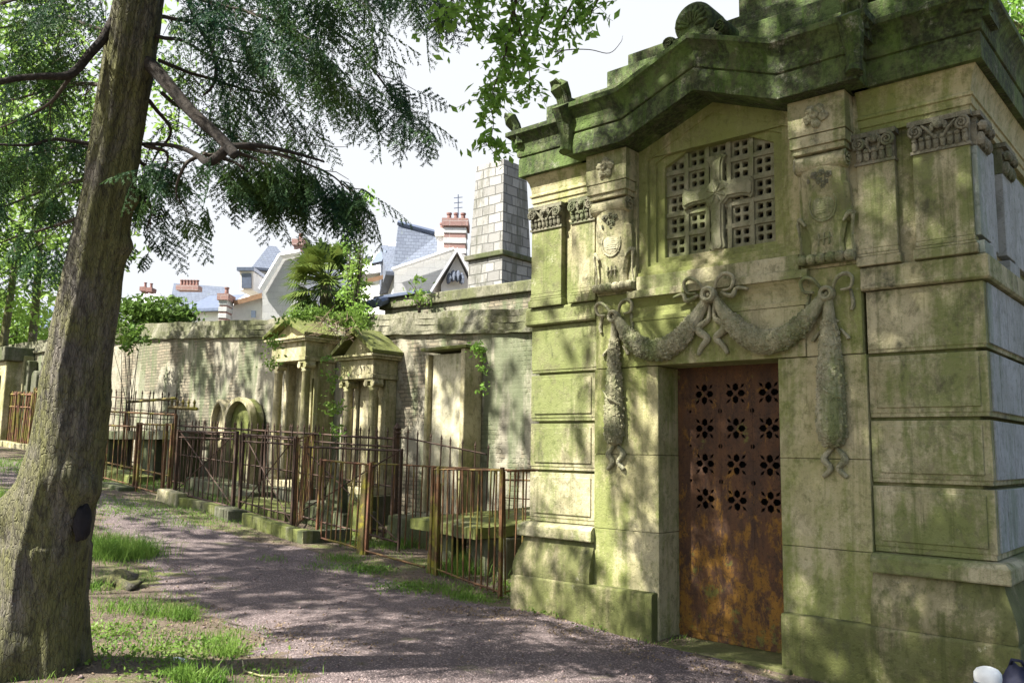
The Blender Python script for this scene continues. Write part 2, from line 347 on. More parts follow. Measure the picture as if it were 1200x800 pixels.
# ================================================================== GROUND AND PATH
def pathmask(x, y):
    yr = np.interp(x, [-40, -21, -15.3, -13.6, -12, -10.4, -9.3, -6.9, -5.7, -5, -3.7, -2.7, 0, 6], [1.6, .9, .28, .42, .35, .2, .5, .30, .12, -.05, -.14, -.35, -.5, -.5])
    yl = np.interp(x, [-40, -21, -16, -13, -9.7, -8.2, -7, -5.6, -4.7, -4.0, -3, 6], [.4, -.3, -.9, -.65, -1.45, -1.9, -2.1, -2.45, -3.0, -4.2, -7, -9])
    n = .26*noise.noise(Vector((x*1.3, y*1.3, 3)))+.14*noise.noise(Vector((x*5, y*5, 1)))
    return (y < yr+n) and (y > yl+n*1.6)
def gzn(x, y):
    return gz(x, y)+.016*noise.noise(Vector((x*1.4, y*1.4, 0)))+.008*noise.noise(Vector((x*6, y*6, 5)))
def grid_axis(lo, hi, step, far):
    a = list(np.arange(lo, hi+1e-6, step)); k = step; x = lo
    L = []; R = []
    while x > -far: k *= 1.35; x -= k; L.append(x)
    x = a[-1]; k = step
    while x < far: k *= 1.35; x += k; R.append(x)
    return L[::-1]+a+R
GX = grid_axis(-22, 1.2, .085, 400); GY = grid_axis(-5.6, 4.0, .085, 400)
gv = [(x, y, gzn(x, y)) for y in GY for x in GX]; nx = len(GX)
gf, pf = [], []
for j in range(len(GY)-1):
    for i in range(nx-1):
        cx, cy_ = (GX[i]+GX[i+1])/2, (GY[j]+GY[j+1])/2
        q = (j*nx+i, j*nx+i+1, (j+1)*nx+i+1, (j+1)*nx+i)
        (pf if (-40 < cx < 6 and -9 < cy_ < 3 and pathmask(cx, cy_)) else gf).append(q)
for nm, fs, mt in (('ground', gf, M['soil']), ('path', pf, M['path'])):
    used = sorted({i for f in fs for i in f}); mp_ = {a: b for b, a in enumerate(used)}
    o = arrays_mesh(nm, np.array([gv[i] for i in used]), np.array([[mp_[i] for i in f] for f in fs]), mt, smooth=True)
    tag(o, kind='structure')

# ================================================================== MAUSOLEUM
XC = -3.24; W2 = 1.95; BACK = 3.1
mau = thing('mausoleum', (XC, 1.5, 0), 'green stained limestone mausoleum with gabled cornice and garlands over a rusty iron door', 'mausoleum')
def P(u): return XC+u
def pb(name, mat='stone', bevel=.006, parent=None):
    def f(mb): return mb.build(name, M[mat], parent or mau, bevel)
    return f
LB, LF, RF, RB = (P(-W2), BACK), (P(-W2), 0), (P(W2), 0), (P(W2), BACK)
WU = 1.905
def upper_path(s, u0=1.18):
    return [(P(-WU), BACK), (P(-WU), 0), (P(-u0), 0)] if s < 0 else [(P(u0), 0), (P(WU), 0), (P(WU), BACK)]
def wing_path(s, u0=1.18):      # path wrapping one wing, outside on the right
    return [LB, LF, (P(-u0), 0)] if s < 0 else [(P(u0), 0), RF, RB]
# core walls, and black sheets added so the room behind the openings reads unlit
core = MB(); T_ = .28
core.box(P(-W2)+.07, P(-1.18), .03, .35, -.2, 4.12); core.box(P(1.18), P(W2)-.07, .03, .35, -.2, 4.12)
core.box(P(-W2)+.07, P(-W2)+.35, .35, BACK-.35, -.2, 4.12); core.box(P(W2)-.35, P(W2)-.07, .35, BACK-.35, -.2, 4.12)
core.box(P(-W2)+.02, P(W2)-.02, BACK-.35, BACK-.02, -.2, 4.12)
pb('wall', 'stone_low')(core)
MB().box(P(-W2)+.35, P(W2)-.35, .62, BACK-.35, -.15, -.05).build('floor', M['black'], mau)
room = MB().box(P(-1.17), P(1.17), .60, .63, -.1, 4.1); room.build('black_backing', M['black'], mau)
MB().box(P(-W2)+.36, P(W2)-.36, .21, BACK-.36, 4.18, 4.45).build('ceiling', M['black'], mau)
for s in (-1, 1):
    a, b = sorted((P(s*1.18), P(s*1.16))); MB().box(a, b, .36, .62, -.1, 4.17).build('black_backing', M['black'], mau)
# jambs
for s in (-1, 1):
    mb = MB(); a, b = sorted((P(s*.53), P(s*1.185))); z = -.2
    for z1 in (.86, 1.5, 2.25):
        mb.box(a, b, -.03, .36, z, z1-.004); z = z1
    pb('door_jamb', 'stone_jamb', .004)(mb)
# door step and base
mb = MB()
mb.box(P(-.62), P(.62), -.16, .29, -.2, .0)
pb('threshold', 'stone_low', .01)(mb)
for s in (-1, 1):
    prof = [(-.1, -.25), (.12, -.25), (.12, .365), (.105, .38), (-.1, .38)]
    pth = [LB, LF, (P(-.545), 0)] if s < 0 else [(P(.545), 0), RF, RB]
    pb('plinth_course', 'stone_low', .008)(sweep(pth, prof))
    # cyma and cap on the wings only
    cy = [(-.1, .38)]+[(.105-.075*(1-math.cos(PI*t))/2+.02*math.sin(PI*t), .382+.35*t) for t in [i/10 for i in range(11)]]+[(-.1, .73)]
    pb('plinth_moulding', 'stone_low', 0)(sweep(wing_path(s), cy))
    pb('plinth_cap', 'stone', .006)(sweep(wing_path(s), [(-.1, .732), (.08, .732), (.085, .745), (.085, .83), (.05, .86), (-.1, .87)]))
    # rusticated courses : five blocks, drafted margins
    zs = [(.872, .895, 1.32), (1.345, 1.36, 1.77), (1.795, 1.81, 2.225), (2.25, 2.26, 2.695)]
    for i, (a, b, c_) in enumerate(zs):
        mb = sweep(wing_path(s, 1.19), [(-.1, a), (-.006, a), (-.006, b+.012), (0.0, b+.016), (.0, c_), (-.1, c_)])
        wb = pb('wall_block', 'stone' if i else 'stone', .004)(mb)
        x0, x1 = sorted((P(s*1.24), P(s*1.90)))
        if i < 3: MB().box(x0, x1, -.012, .02, b+.05, c_-.035).build('panel_face', M['stone'], wb, .006)
        # side face panels
        if s > 0:
            yy = .06 if i % 2 else .06
            cuts = [.06, .62, 1.3, 2.0, 2.7] if i % 2 else [.06, .30, .95, 1.6, 2.3, 2.9]
            for y0, y1 in zip(cuts, cuts[1:]):
                MB().box(P(W2)-.02, P(W2)+.012, y0+.008, y1-.008, b+.02, c_-.004).build('side_block', M['stone_side'], mau, .005)
    # string course over the wings
    pb('string_course', 'stone', .005)(sweep(wing_path(s, 1.17), [(-.1, 2.70), (.035, 2.70), (.05, 2.715), (.05, 2.74), (.045, 2.745), (.045, 2.86), (.03, 2.872), (-.1, 2.872)]))
# lintel, cove, mouldings
pb('lintel', 'stone_jamb', .005)(MB().box(P(-.755), P(.755), -.05, .36, 2.252, 2.64))
for s in (-1, 1):
    a, b = sorted((P(s*.757), P(s*1.168))); pb('lintel_shoulder', 'stone_jamb', .004)(MB().box(a, b, -.034, .36, 2.252, 2.905))
cv = MB(); pr = [(-.055, 2.642), (-.058, 2.675), (-.04, 2.68), (-.03, 2.72), (-.035, 2.77), (-.055, 2.81), (-.085, 2.838)]
cv.add([(P(-.79), y, z) for y, z in pr]+[(P(-.79), .3, 2.838), (P(-.79), .3, 2.642)]+[(P(.79), y, z) for y, z in pr]+[(P(.79), .3, 2.838), (P(.79), .3, 2.642)],
       [tuple(range(9)), tuple(range(17, 8, -1))]+[(i, 9+i, 9+(i+1) % 9, (i+1) % 9) for i in range(9)])
pb('lintel_cove', 'stone_jamb', 0)(cv)
pb('lintel_moulding', 'stone', .005)(MB().box(P(-.80), P(.80), -.10, .3, 2.84, 2.905))
pb('window_sill', 'stone', .006)(MB().box(P(-.725), P(.725), -.065, .3, 2.907, 3.03))
pb('window_sill', 'stone_jamb', .006)(MB().box(P(-.725), P(.725), -.035, .3, 3.032, 3.07))
# ---- gabled window bay with recessed frames
def pent(w, z0, z1, za): return [(P(-w), z0), (P(w), z0), (P(w), z1), (P(0), za), (P(-w), z1)]
plate(pent(.73, 3.072, 4.20, 4.50), [pent(.64, 3.12, 4.08, 4.36)], -.012, .20, 'window_bay', M['stone_jamb'], mau, .004)
plate(pent(.655, 3.09, 4.10, 4.38), [pent(.575, 3.155, 4.05, 4.31)], .02, .19, 'window_frame', M['stone_jamb'], mau, .004)
wf = plate(pent(.59, 3.12, 4.07, 4.33), [pent(.50, 3.19, 4.0, 4.235)], .045, .18, 'window_frame', M['stone_jamb'], mau, .004)
inner = pent(.52, 3.17, 4.02, 4.255); holes = []; rec = []
def inside(x, z, m=.02):
    u = abs(x-XC); return u < .495-m and z > 3.19+m and z < 4.235-m-(.235*u/.5)
for cu_ in (-.395, -.198, 0, .198, .395):
    for k in range(6):
        zc = 3.285+.187*k
        for dx in (-.036, .036):
            for dz in (-.036, .036):
                x, z = P(cu_+dx), zc+dz
                if not inside(x, z, .012): continue
                r = .0235; sx_ = 1 if dx > 0 else -1; sz_ = 1 if dz > 0 else -1
                holes.append([(x-r, z-r*.7), (x-r*.7, z-r), (x+r*.7, z-r), (x+r, z-r*.7), (x+r, z+r*.7), (x+r*.7, z+r), (x-r*.7, z+r), (x-r, z+r*.7)])
gr = plate(inner, holes, .088, .15, 'window_grille', M['grille'], mau, .003)
gb = MB()
for cu_ in (-.297, -.099, .099, .297): gb.box(P(cu_-.019), P(cu_+.019), .066, .10, 3.19, 4.235-.235*abs(cu_)/.5-.005)
for k in range(-0, 6):
    z = 3.285-.0935+.187*k
    w = .5 if z < 4.0 else max(.05, .5*(4.235-z)/.235)
    if k == 0: continue
    gb.box(P(-w), P(w), .070, .10, z-.019, z+.019)
gb.build('grille_bars', M['grille'], gr, .004)
# cross
def cross_poly(s, zc=3.67, ln=.30, up=.31, dn=.46):
    a, b, e = .052*s, .085*s, .02*s
    pts = []
    def arm(dx, dz, L, fl=True):
        # perpendicular
        px, pz = -dz, dx; out = []
        w0, w1 = a, (b if fl else a*1.25)
        for t, w in ((.09, w0*1.35), (.10, w0), (L-.10, w0), (L-.05, w0*1.2), (L-.02, w1), (L, w1*.65)): out.append((dx*t+px*-w, dz*t+pz*-w))
        for t, w in ((L, w1*.65), (L-.02, w1), (L-.05, w0*1.2), (L-.10, w0), (.10, w0), (.09, w0*1.35)): out.append((dx*t+px*w, dz*t+pz*w))
        return out
    pts += arm(1, 0, ln+e)+arm(0, 1, up+e)+arm(-1, 0, ln+e)+arm(0, -1, dn+e, False)
    return [(P(x), zc+z) for x, z in pts]
cr = plate(cross_poly(1.10), [], .035, .086, 'cross', M['grille'], mau, .006)
plate(cross_poly(.74), [], .020, .05, 'cross_face', M['grille'], cr, .006)
rb = MB()
for k in range(8):
    a = PI/8+k*PI/4; rb.tube([(P(0)+.01*math.cos(a), .016, 3.67+.01*math.sin(a)), (P(0)+.085*math.cos(a), .018, 3.67+.085*math.sin(a))], [.005, .010], 6)
rb.build('cross_rays', M['grille'], cr)
# ---- rusted door with punched flowers
def disc(x, z, rx, rz=None, n=10, a0=0):
    rz = rz or rx; return [(x+rx*math.cos(a0+2*PI*k/n), z+rz*math.sin(a0+2*PI*k/n)) for k in range(n)]
dh = []
for zc in (2.02, 1.73, 1.435, 1.145):
    for cu_ in (-.275, .012, .30):
        for k in range(4):
            a = k*PI/2; cx, cz = P(cu_)+.048*math.cos(a), zc+.048*math.sin(a)
            lx, lz = math.cos(a), math.sin(a)
            poly = [(.040, 0), (.022, .024), (-.012, .028), (-.031, 0), (-.012, -.028), (.022, -.024)]
            dh.append([(cx+p*lx-q*lz, cz+p*lz+q*lx) for p, q in poly])
        for k in range(4):
            a = PI/4+k*PI/2; lx, lz = math.cos(a), math.sin(a); cx, cz = P(cu_)+.086*lx, zc+.086*lz
            poly = [(.032, 0), (.004, .013), (-.026, 0), (.004, -.013)]
            dh.append([(cx+p*lx-q*lz, cz+p*lz+q*lx) for p, q in poly])
for zc in (1.875, 1.583, 1.29):
    for cu_ in (-.41, -.13, .157, .44): dh.append(disc(P(cu_), zc, .021 if abs(cu_) < .2 else .013, n=8))
door = plate([(P(-.56), .0), (P(.56), .0), (P(.56), 2.26), (P(-.56), 2.26)], dh, .295, .315, 'door', M['door'], mau)
mb = MB(); mb.box(P(-.131), P(-.125), .2925, .2948, .02, 2.24); mb.box(P(.152), P(.158), .2925, .2948, .02, 2.24)
mb.box(P(-.53), P(.53), .286, .296, .06, .10); mb.build('door_seam', M['door'], door)
# ---- upper wall strips behind the pilasters, architrave, frieze
for s in (-1, 1):
    x0, x1 = sorted((P(s*.731), P(s*1.2)))
    pb('pier', 'stone', .004)(MB().box(x0, x1, -.04, .3, 2.907, 4.17))
    pb('attic_wall', 'stone', 0)(sweep(upper_path(s, 1.19), [(-.1, 2.873), (-.012, 2.873), (-.012, 3.86), (-.1, 3.86)]))
    pb('architrave', 'stone_jamb', .003)(sweep(upper_path(s, 1.19), [(-.1, 3.855), (.03, 3.855), (.03, 3.905), (.042, 3.91), (.042, 3.965), (.055, 3.97), (.055, 3.99), (.04, 4.0),
        (.045, 4.05), (.06, 4.11), (.085, 4.16), (.085, 4.178), (-.1, 4.178)]))
# ---- pilasters with capitals
def volute(mb, x, y, z, r, s, ax='y'):
    pts = []; 
    for k in range(22):
        a = k*.62; rr = r*(1-k/24.); pts.append((x+s*rr*math.cos(a+PI/2), y-.012-.0006*k, z+rr*math.sin(a+PI/2)))
    if ax == 'y': mb.tube(pts, [max(.004, .0125*(1-k/40)) for k in range(22)], 6)
    mb.lathe([(0, .012), (r*.95, .012), (r*.95, -.03), (0, -.03)], (x, y, z), 14, 'y')
def capital(x0, x1, y, parent, z0=3.62, z1=3.855, depth=.06):
    mb = MB(); w = x1-x0; xc = (x0+x1)/2
    mb.box(x0-.02, x1+.02, y-.035, y+depth, z1-.035, z1); mb.box(x0-.01, x1+.01, y-.015, y+depth, z0, z0+.022)
    mb.box(x0, x1, y-.002, y+depth, z0, z1)
    volute(mb, x0+.035, y-.03, z1-.085, .048, 1); volute(mb, x1-.035, y-.03, z1-.085, .048, -1)
    n = max(4, int(w/.045))
    for k in range(n):
        x = x0+(k+.5)*w/n; mb.blob((x, y-.012, z0+.06), (w/n*.46, .022, .045), k, .2, 5)
        mb.blob((x, y-.028, z0+.095), (w/n*.42, .014, .016), k, .2, 4)
    for k in range(5):
        a = PI*(k+.5)/5; mb.blob((xc+.045*math.cos(a), y-.03, z1-.085+.05*math.sin(a)), (.018, .014, .03), k, .3, 4)
    mb.blob((xc, y-.04, z1-.06), (.03, .02, .03), 2, .3, 5)
    for s in (-1, 1): mb.tube([(xc+s*.02, y-.03, z0+.08), (xc+s*w*.18, y-.035, z1-.09), (xc+s*w*.3, y-.035, z1-.045)], [.008, .012, .008], 6)
    return mb.build('capital', M['stone_capital'], parent)
def pilaster(x0, x1, wrap=0):
    y = -.055; xa, xb = x0, x1
    mb = MB(); mb.box(x0, x1, y, .05, 3.0, 3.63)
    p = mb.build('pilaster', M['stone'], mau, .005)
    b = MB(); b.box(x0-.02, x1+.02, y-.02, .05, 2.874, 2.94); b.box(x0-.01, x1+.01, y-.012, .05, 2.942, 2.962); b.box(x0-.003, x1+.003, y-.005, .05, 2.964, 2.999)
    b.build('pilaster_base', M['stone'], p, .006)
    capital(x0, x1, y, p)
for s in (-1, 1):
    for a, b in ((1.175, 1.44), (1.56, 1.925)):
        x0, x1 = sorted((P(s*a), P(s*b))); pilaster(x0, x1)
# pilasters on the right flank
for y0, y1 in ((-.02, .28), (.75, 1.05), (2.3, 2.6)):
    x = P(WU); mb = MB().box(x-.05, x+.055, y0, y1, 3.0, 3.63); p = mb.build('pilaster', M['stone_side'], mau, .005)
    MB().box(x-.05, x+.075, y0-.015, y1+.015, 2.874, 2.96).build('pilaster_base', M['stone_side'], p, .006)
    c_ = MB().box(x-.05, x+.09, y0-.02, y1+.02, 3.82, 3.853).box(x-.05, x+.058, y0, y1, 3.62, 3.82)
    for k in range(5):
        yy = y0+(k+.5)*(y1-y0)/5; c_.blob((x+.07, yy, 3.67), (.03, .028, .05), k, .3, 5); c_.blob((x+.085, yy, 3.76), (.035, .03, .035), k+3, .4, 5)
    c_.build('capital', M['stone_capital'], p)
MB().box(P(WU)-.05, P(WU)+.02, .36, .66, 3.0, 3.75).build('side_panel', M['stone_side'], mau, .006)
nic = MB().box(P(WU)-.05, P(WU)+.035, 1.15, 2.2, 3.0, 3.75); nic.build('side_panel', M['stone_side'], mau, .006)
# ---- console brackets
def rosette(mb, x, y, z, r, n=5, seed=0):
    for k in range(n):
        a = 2*PI*k/n+seed; mb.blob((x+r*.58*math.cos(a), y, z+r*.58*math.sin(a)), (r*.42, r*.28, r*.42), k+seed, .35, 6)
    mb.lathe([(r*.30, -.0), (r*.34, r*.2), (r*.22, r*.33), (r*.1, r*.22), (0, r*.2)], (x, y-.01, z), 12, 'y')
for s in (-1, 1):
    uc = s*.945
    tb = MB(); tb.box(P(uc-.215), P(uc+.215), -.215, .0, 3.89, 4.17); tb.box(P(uc-.21), P(uc+.21), -.208, .0, 3.80, 3.885)
    tb.box(P(uc-.195), P(uc+.195), -.19, .0, 3.755, 3.80)
    tbo = tb.build('bracket_block', M['stone'], mau, .004)
    r = MB(); rosette(r, P(uc), -.225, 4.02, .095, 5, s); r.build('rosette', M['stone_carved'], tbo)
    # console
    con = MB()
    con.lathe([(0, -.185), (.068, -.185), (.072, -.175), (.070, -.15), (.069, .15), (.072, .175), (.068, .185), (0, .185)], (P(uc), -.115, 3.685), 24, 'x')
    prof_side = [(-.16, 3.70), (-.205, 3.66), (-.19, 3.58), (-.15, 3.45), (-.135, 3.3), (-.14, 3.2), (-.12, 3.1), (-.09, 3.0), (.0, 3.0), (.0, 3.72)]
    out = [(.172, 3.66), (.172, 3.60), (.172, 3.52), (.185, 3.50), (.19, 3.42), (.19, 3.33), (.195, 3.27), (.19, 3.235), (.155, 3.22), (.135, 3.15), (.12, 3.08), (.13, 3.0)]
    vs = []; 
    ys = lambda z: np.interp(z, [2.98, 3.1, 3.2, 3.3, 3.45, 3.58, 3.66, 3.7], [-.085, -.095, -.10, -.105, -.12, -.14, -.155, -.16])
    ring = [];
    for w, z in out: ring.append([(P(uc-w), ys(z)+.03, z), (P(uc-w*.82), ys(z), z), (P(uc-w*.4), ys(z)-.015, z), (P(uc), ys(z)-.02, z), (P(uc+w*.4), ys(z)-.015, z), (P(uc+w*.82), ys(z), z), (P(uc+w), ys(z)+.03, z), (P(uc+w), -.03, z), (P(uc-w), -.03, z)])
    k = 9; vv = [p for r_ in ring for p in r_]; ff = [(i*k+j, i*k+(j+1) % k, (i+1)*k+(j+1) % k, (i+1)*k+j) for i in range(len(ring)-1) for j in range(k)]
    con.add(vv, ff+[tuple(range(k)), tuple(len(vv)-1-j for j in range(k))])
    cb = con.build('console', M['stone'], mau, .004)
    for e in (-1, 1):   # spirals on the scroll ends and side volutes low down
        pts = []
        for q in range(26):
            a = q*.55; rr = .066*(1-q/28.); pts.append((P(uc)+e*(.187+.0006*q), -.125-rr*math.sin(a+.5), 3.682+rr*math.cos(a+.5)))
        MB().tube(pts, .009, 6).build('scroll', M['stone_carved'], cb)
        MB().stube([(P(uc+e*.195), -.09, 3.27), (P(uc+e*.205), -.095, 3.25), (P(uc+e*.2), -.09, 3.2), (P(uc+e*.19), -.08, 3.1), (P(uc+e*.20), -.07, 2.99)], [.012, .016, .012, .009, .012], 6).build('side_scroll', M['stone_carved'], cb)
        MB().stube([(P(uc+e*.14), -.115, 3.22), (P(uc+e*.18), -.11, 3.275), (P(uc+e*.205), -.07, 3.28)], [.008, .018, .02], 6).build('shoulder_scroll', M['stone_carved'], cb)
    ft = MB()
    for q in range(6):
        x = P(uc-.175+.07*q); ft.lathe([(0, -.034), (.024, -.034), (.038, -.02), (.041, 0), (.038, .02), (.024, .034), (0, .034)], (x, -.105, 2.965), 12, 'x')
    ft.box(P(uc-.2), P(uc+.2), -.09, .0, 2.93, 3.0); ft.build('console_foot', M['stone_carved'], cb, 0)
    fl = MB(); rosette(fl, P(uc)-.045, -.165, 3.585, .030, 5, 1); rosette(fl, P(uc)+.01, -.165, 3.60, .028, 5, 2); rosette(fl, P(uc)+.06, -.160, 3.58, .028, 5, 2); rosette(fl, P(uc)-.01, -.152, 3.545, .030, 5, 3); rosette(fl, P(uc)+.035, -.150, 3.53, .024, 5, 3); rosette(fl, P(uc)+.008, -.145, 3.50, .022, 5, 3)
    for q in range(14): fl.blob((P(uc)+random.gauss(.005, .05), -.148, 3.56+random.gauss(0, .03)), (.012, .012, .02), q, .5, 4)
    fl.build('flower_cluster', M['stone_capital'], cb)
    md = MB(); md.blob((P(uc), ys(3.36)-.012, 3.365), (.085, .014, .115), 0, 0, 12); md.tube([(P(uc)+.098*math.cos(a), ys(3.36)-.016, 3.365+.13*math.sin(a)) for a in [2*PI*q/24 for q in range(25)]], .006, 5)
    for q in range(7): md.tube([(P(uc)-.045+.004*q, ys(3.36)-.024, 3.30+.018*q), (P(uc)+.055-.003*q, ys(3.36)-.024, 3.30+.018*q)], .003, 4)
    md.stube([(P(uc)-.08, ys(3.3)-.018, 3.275), (P(uc), ys(3.3)-.02, 3.24), (P(uc)+.08, ys(3.3)-.018, 3.275)], [.006, .009, .006], 6)
    for q in range(3): md.tube([(P(uc)-.045+.04*q, ys(3.1)-.025, 3.06), (P(uc)-.04+.04*q, ys(3.15)-.025, 3.15)], .006, 5)
    md.tube([(P(uc)-.055, ys(3.1)-.027, 3.105), (P(uc)+.055, ys(3.1)-.027, 3.115)], .006, 5)
    md.build('medallion', M['stone_carved'], cb)
# ---- cornice
CP = [(-.3, 4.175), (.135, 4.175), (.135, 4.36), (.125, 4.364), (.125, 4.372), (.145, 4.376), (.15, 4.40), (.152, 4.45), (.165, 4.50), (.195, 4.55), (.225, 4.575), (.235, 4.58), (.235, 4.625), (-.3, 4.66)]
pth = [LB, LF, (P(-1.16), 0), (P(-1.16), -.20), (P(-.74), -.20)]
def cor(path, hz=None, nm='cornice', **k): return sweep(path, CP, hz=hz).build(nm, M['stone_cornice'], mau, .006)
cor(upper_path(-1, 1.175)); cor(upper_path(1, 1.175))
pt = [(P(-1.16), .12), (P(-1.16), -.20), (P(-.70), -.20), (P(0), -.20), (P(.70), -.20), (P(1.16), -.20), (P(1.16), .12)]
sweep(pt, [(d, z) if d > -.2 else (-.19, z) for d, z in CP], hz=[0, 0, 0, .27, 0, 0, 0]).build('gable_cornice', M['stone_cornice'], mau, .006)
MB().prism_y([(P(-.74), 4.10), (P(.74), 4.10), (P(.74), 4.2), (P(0), 4.47), (P(-.74), 4.2)], .0, .3).build('gable_backing', M['stone_jamb'], mau)
# antefixes: flared leaf ornaments
def antefix(x, y, z, h=.28, r=.09, lean=(0, -1), strip=True, nm='antefix'):
    mb = MB(); lx, ly = lean
    pts = [(x+lx*o, y+ly*o, z+dz) for o, dz in ((0, 0), (.01, h*.3), (.04, h*.62), (.095, h*.88), (.13, h))]
    mb.tube(pts, [r*.85, r*.72, r*.8, r*1.0, r*.55], 10, flat=.55, flatdir=(lx, ly, .001))
    mb.box(x-.07, x+.07, y-.02, y+.25, z-.05, z+h*.55)
    for k in (-2, -1, 0, 1, 2):
        px_, py_ = -ly*k*.03, lx*k*.03
        mb.tube([(a+px_*(1 if i < 4 else .6)-(-lx)*.0, b+py_*(1 if i < 4 else .6)+ly*.045, c_) for i, (a, b, c_) in enumerate(pts)], .014, 5)
    return mb.build(nm, M['stone_cornice'], mau, 0)
q2 = math.sqrt(.5)
antefix(P(-WU)-.13, -.13, 4.50, .30, .12, (-q2, -q2)); antefix(P(WU)+.13, -.13, 4.50, .30, .12, (q2, -q2))
for s in (-1, 1):
    antefix(P(s*1.16)+s*.13, -.33, 4.52, .33, .12, (s*.3, -.95))
    st = MB(); x = P(s*1.16)+s*.125; 
    st.tube([(x, -.44, 4.62), (x, -.40, 4.56), (x, -.36, 4.48), (x, -.345, 4.36), (x, -.345, 4.26), (x, -.36, 4.2)], [.085, .085, .08, .062, .055, .062], 10)
    st.build('cornice_scroll', M['stone_cornice'], mau)
# acroterion
ac = MB(); ac.lathe([(0, .05), (.15, .05), (.17, .03), (.175, 0), (.175, -.24), (0, -.24)], (P(0), -.30, 5.03), 28, 'y')
ac.box(P(-.24), P(.24), -.33, -.05, 4.84, 4.93)
aco = ac.build('acroterion', M['stone_cornice'], mau, .01)
pl = MB()
for k in range(9):
    a = PI*(k)/8; pl.tube([(P(0)+.03*math.cos(a), -.355, 4.99+.03*math.sin(a)), (P(0)+.09*math.cos(a), -.372, 5.0+.10*math.sin(a)), (P(0)+.145*math.cos(a), -.358, 5.01+.145*math.sin(a))], [.008, .02, .012], 6)
for s in (-1, 1):
    pl.lathe([(0, .03), (.05, .03), (.06, 0), (.06, -.2), (0, -.2)], (P(s*.235), -.30, 4.925), 16, 'y')
    pts = [(P(s*.235)+s*.045*(1-q/18)*math.cos(q*.6), -.335, 4.925+.045*(1-q/18)*math.sin(q*.6)) for q in range(16)]; pl.tube(pts, .008, 5)
pl.build('palmette', M['stone_cornice'], aco)
# attic steps and roof
for nm, mb in (('attic_step', MB().box(P(-1.86), P(1.86), .06, BACK-.1, 4.60, 4.92)), ('attic_step', MB().box(P(-1.15), P(1.15), .09, BACK-.4, 4.922, 5.09)),
               ('attic_step', MB().box(P(-1.02), P(1.02), .25, BACK-.5, 5.092, 5.28)), ('roof_slab', MB().box(P(.05), P(1.6), .40, BACK-.8, 5.282, 5.62))):
    mb.build(nm, M['stone_cornice'], mau, .012)
MB().box(P(.0), P(1.7), .32, BACK-.6, 5.622, 5.75).build('roof_slab', M['stone_cornice'], mau, .012)
# ---- garlands
def lumps(mb, path, rads, n, size, ysq=.8):
    L = [Vector(p) for p in path]; m = len(L)
    for k in range(n):
        t = random.random()*(m-1); i = min(int(t), m-2); f = t-i; c_ = L[i].lerp(L[i+1], f); r = rads[i]*(1-f)+rads[i+1]*f
        d = (L[i+1]-L[i]).normalized(); a = d.cross(Vector((0, -1, 0))).normalized(); ang = random.uniform(-.15*PI, 1.15*PI)
        nrm = a*math.cos(ang)+Vector((0, -1, 0))*math.sin(ang); p = c_+nrm*r*.92; s_ = size*random.uniform(.6, 1.3)
        mb.blob(p, (s_*random.uniform(.6, 1.6), s_*ysq, s_*random.uniform(.5, 1.5)), k, .9, 4)
def bow(mb, x, y, z, s=1., tails=True, tubes=None):
    mb.lathe([(.022*s, -.01), (.028*s, .03), (.045*s, .038), (.058*s, .02), (.06*s, -.03)], (x, y-.02, z), 18, 'y')
    mb.lathe([(.022*s, -.01), (.012*s, .01), (0.0005, .012)], (x, y-.02, z), 12, 'y')
    for e in (-1, 1):
        tubes.append(([(x+e*.04*s, y, z+.03*s), (x+e*.08*s, y-.03, z+.10*s), (x+e*.14*s, y-.035, z+.13*s), (x+e*.19*s, y-.02, z+.10*s), (x+e*.17*s, y-.01, z+.03*s), (x+e*.10*s, y-.005, z+.02*s)], [.010*.9, .014, .016, .014, .012, .009]))
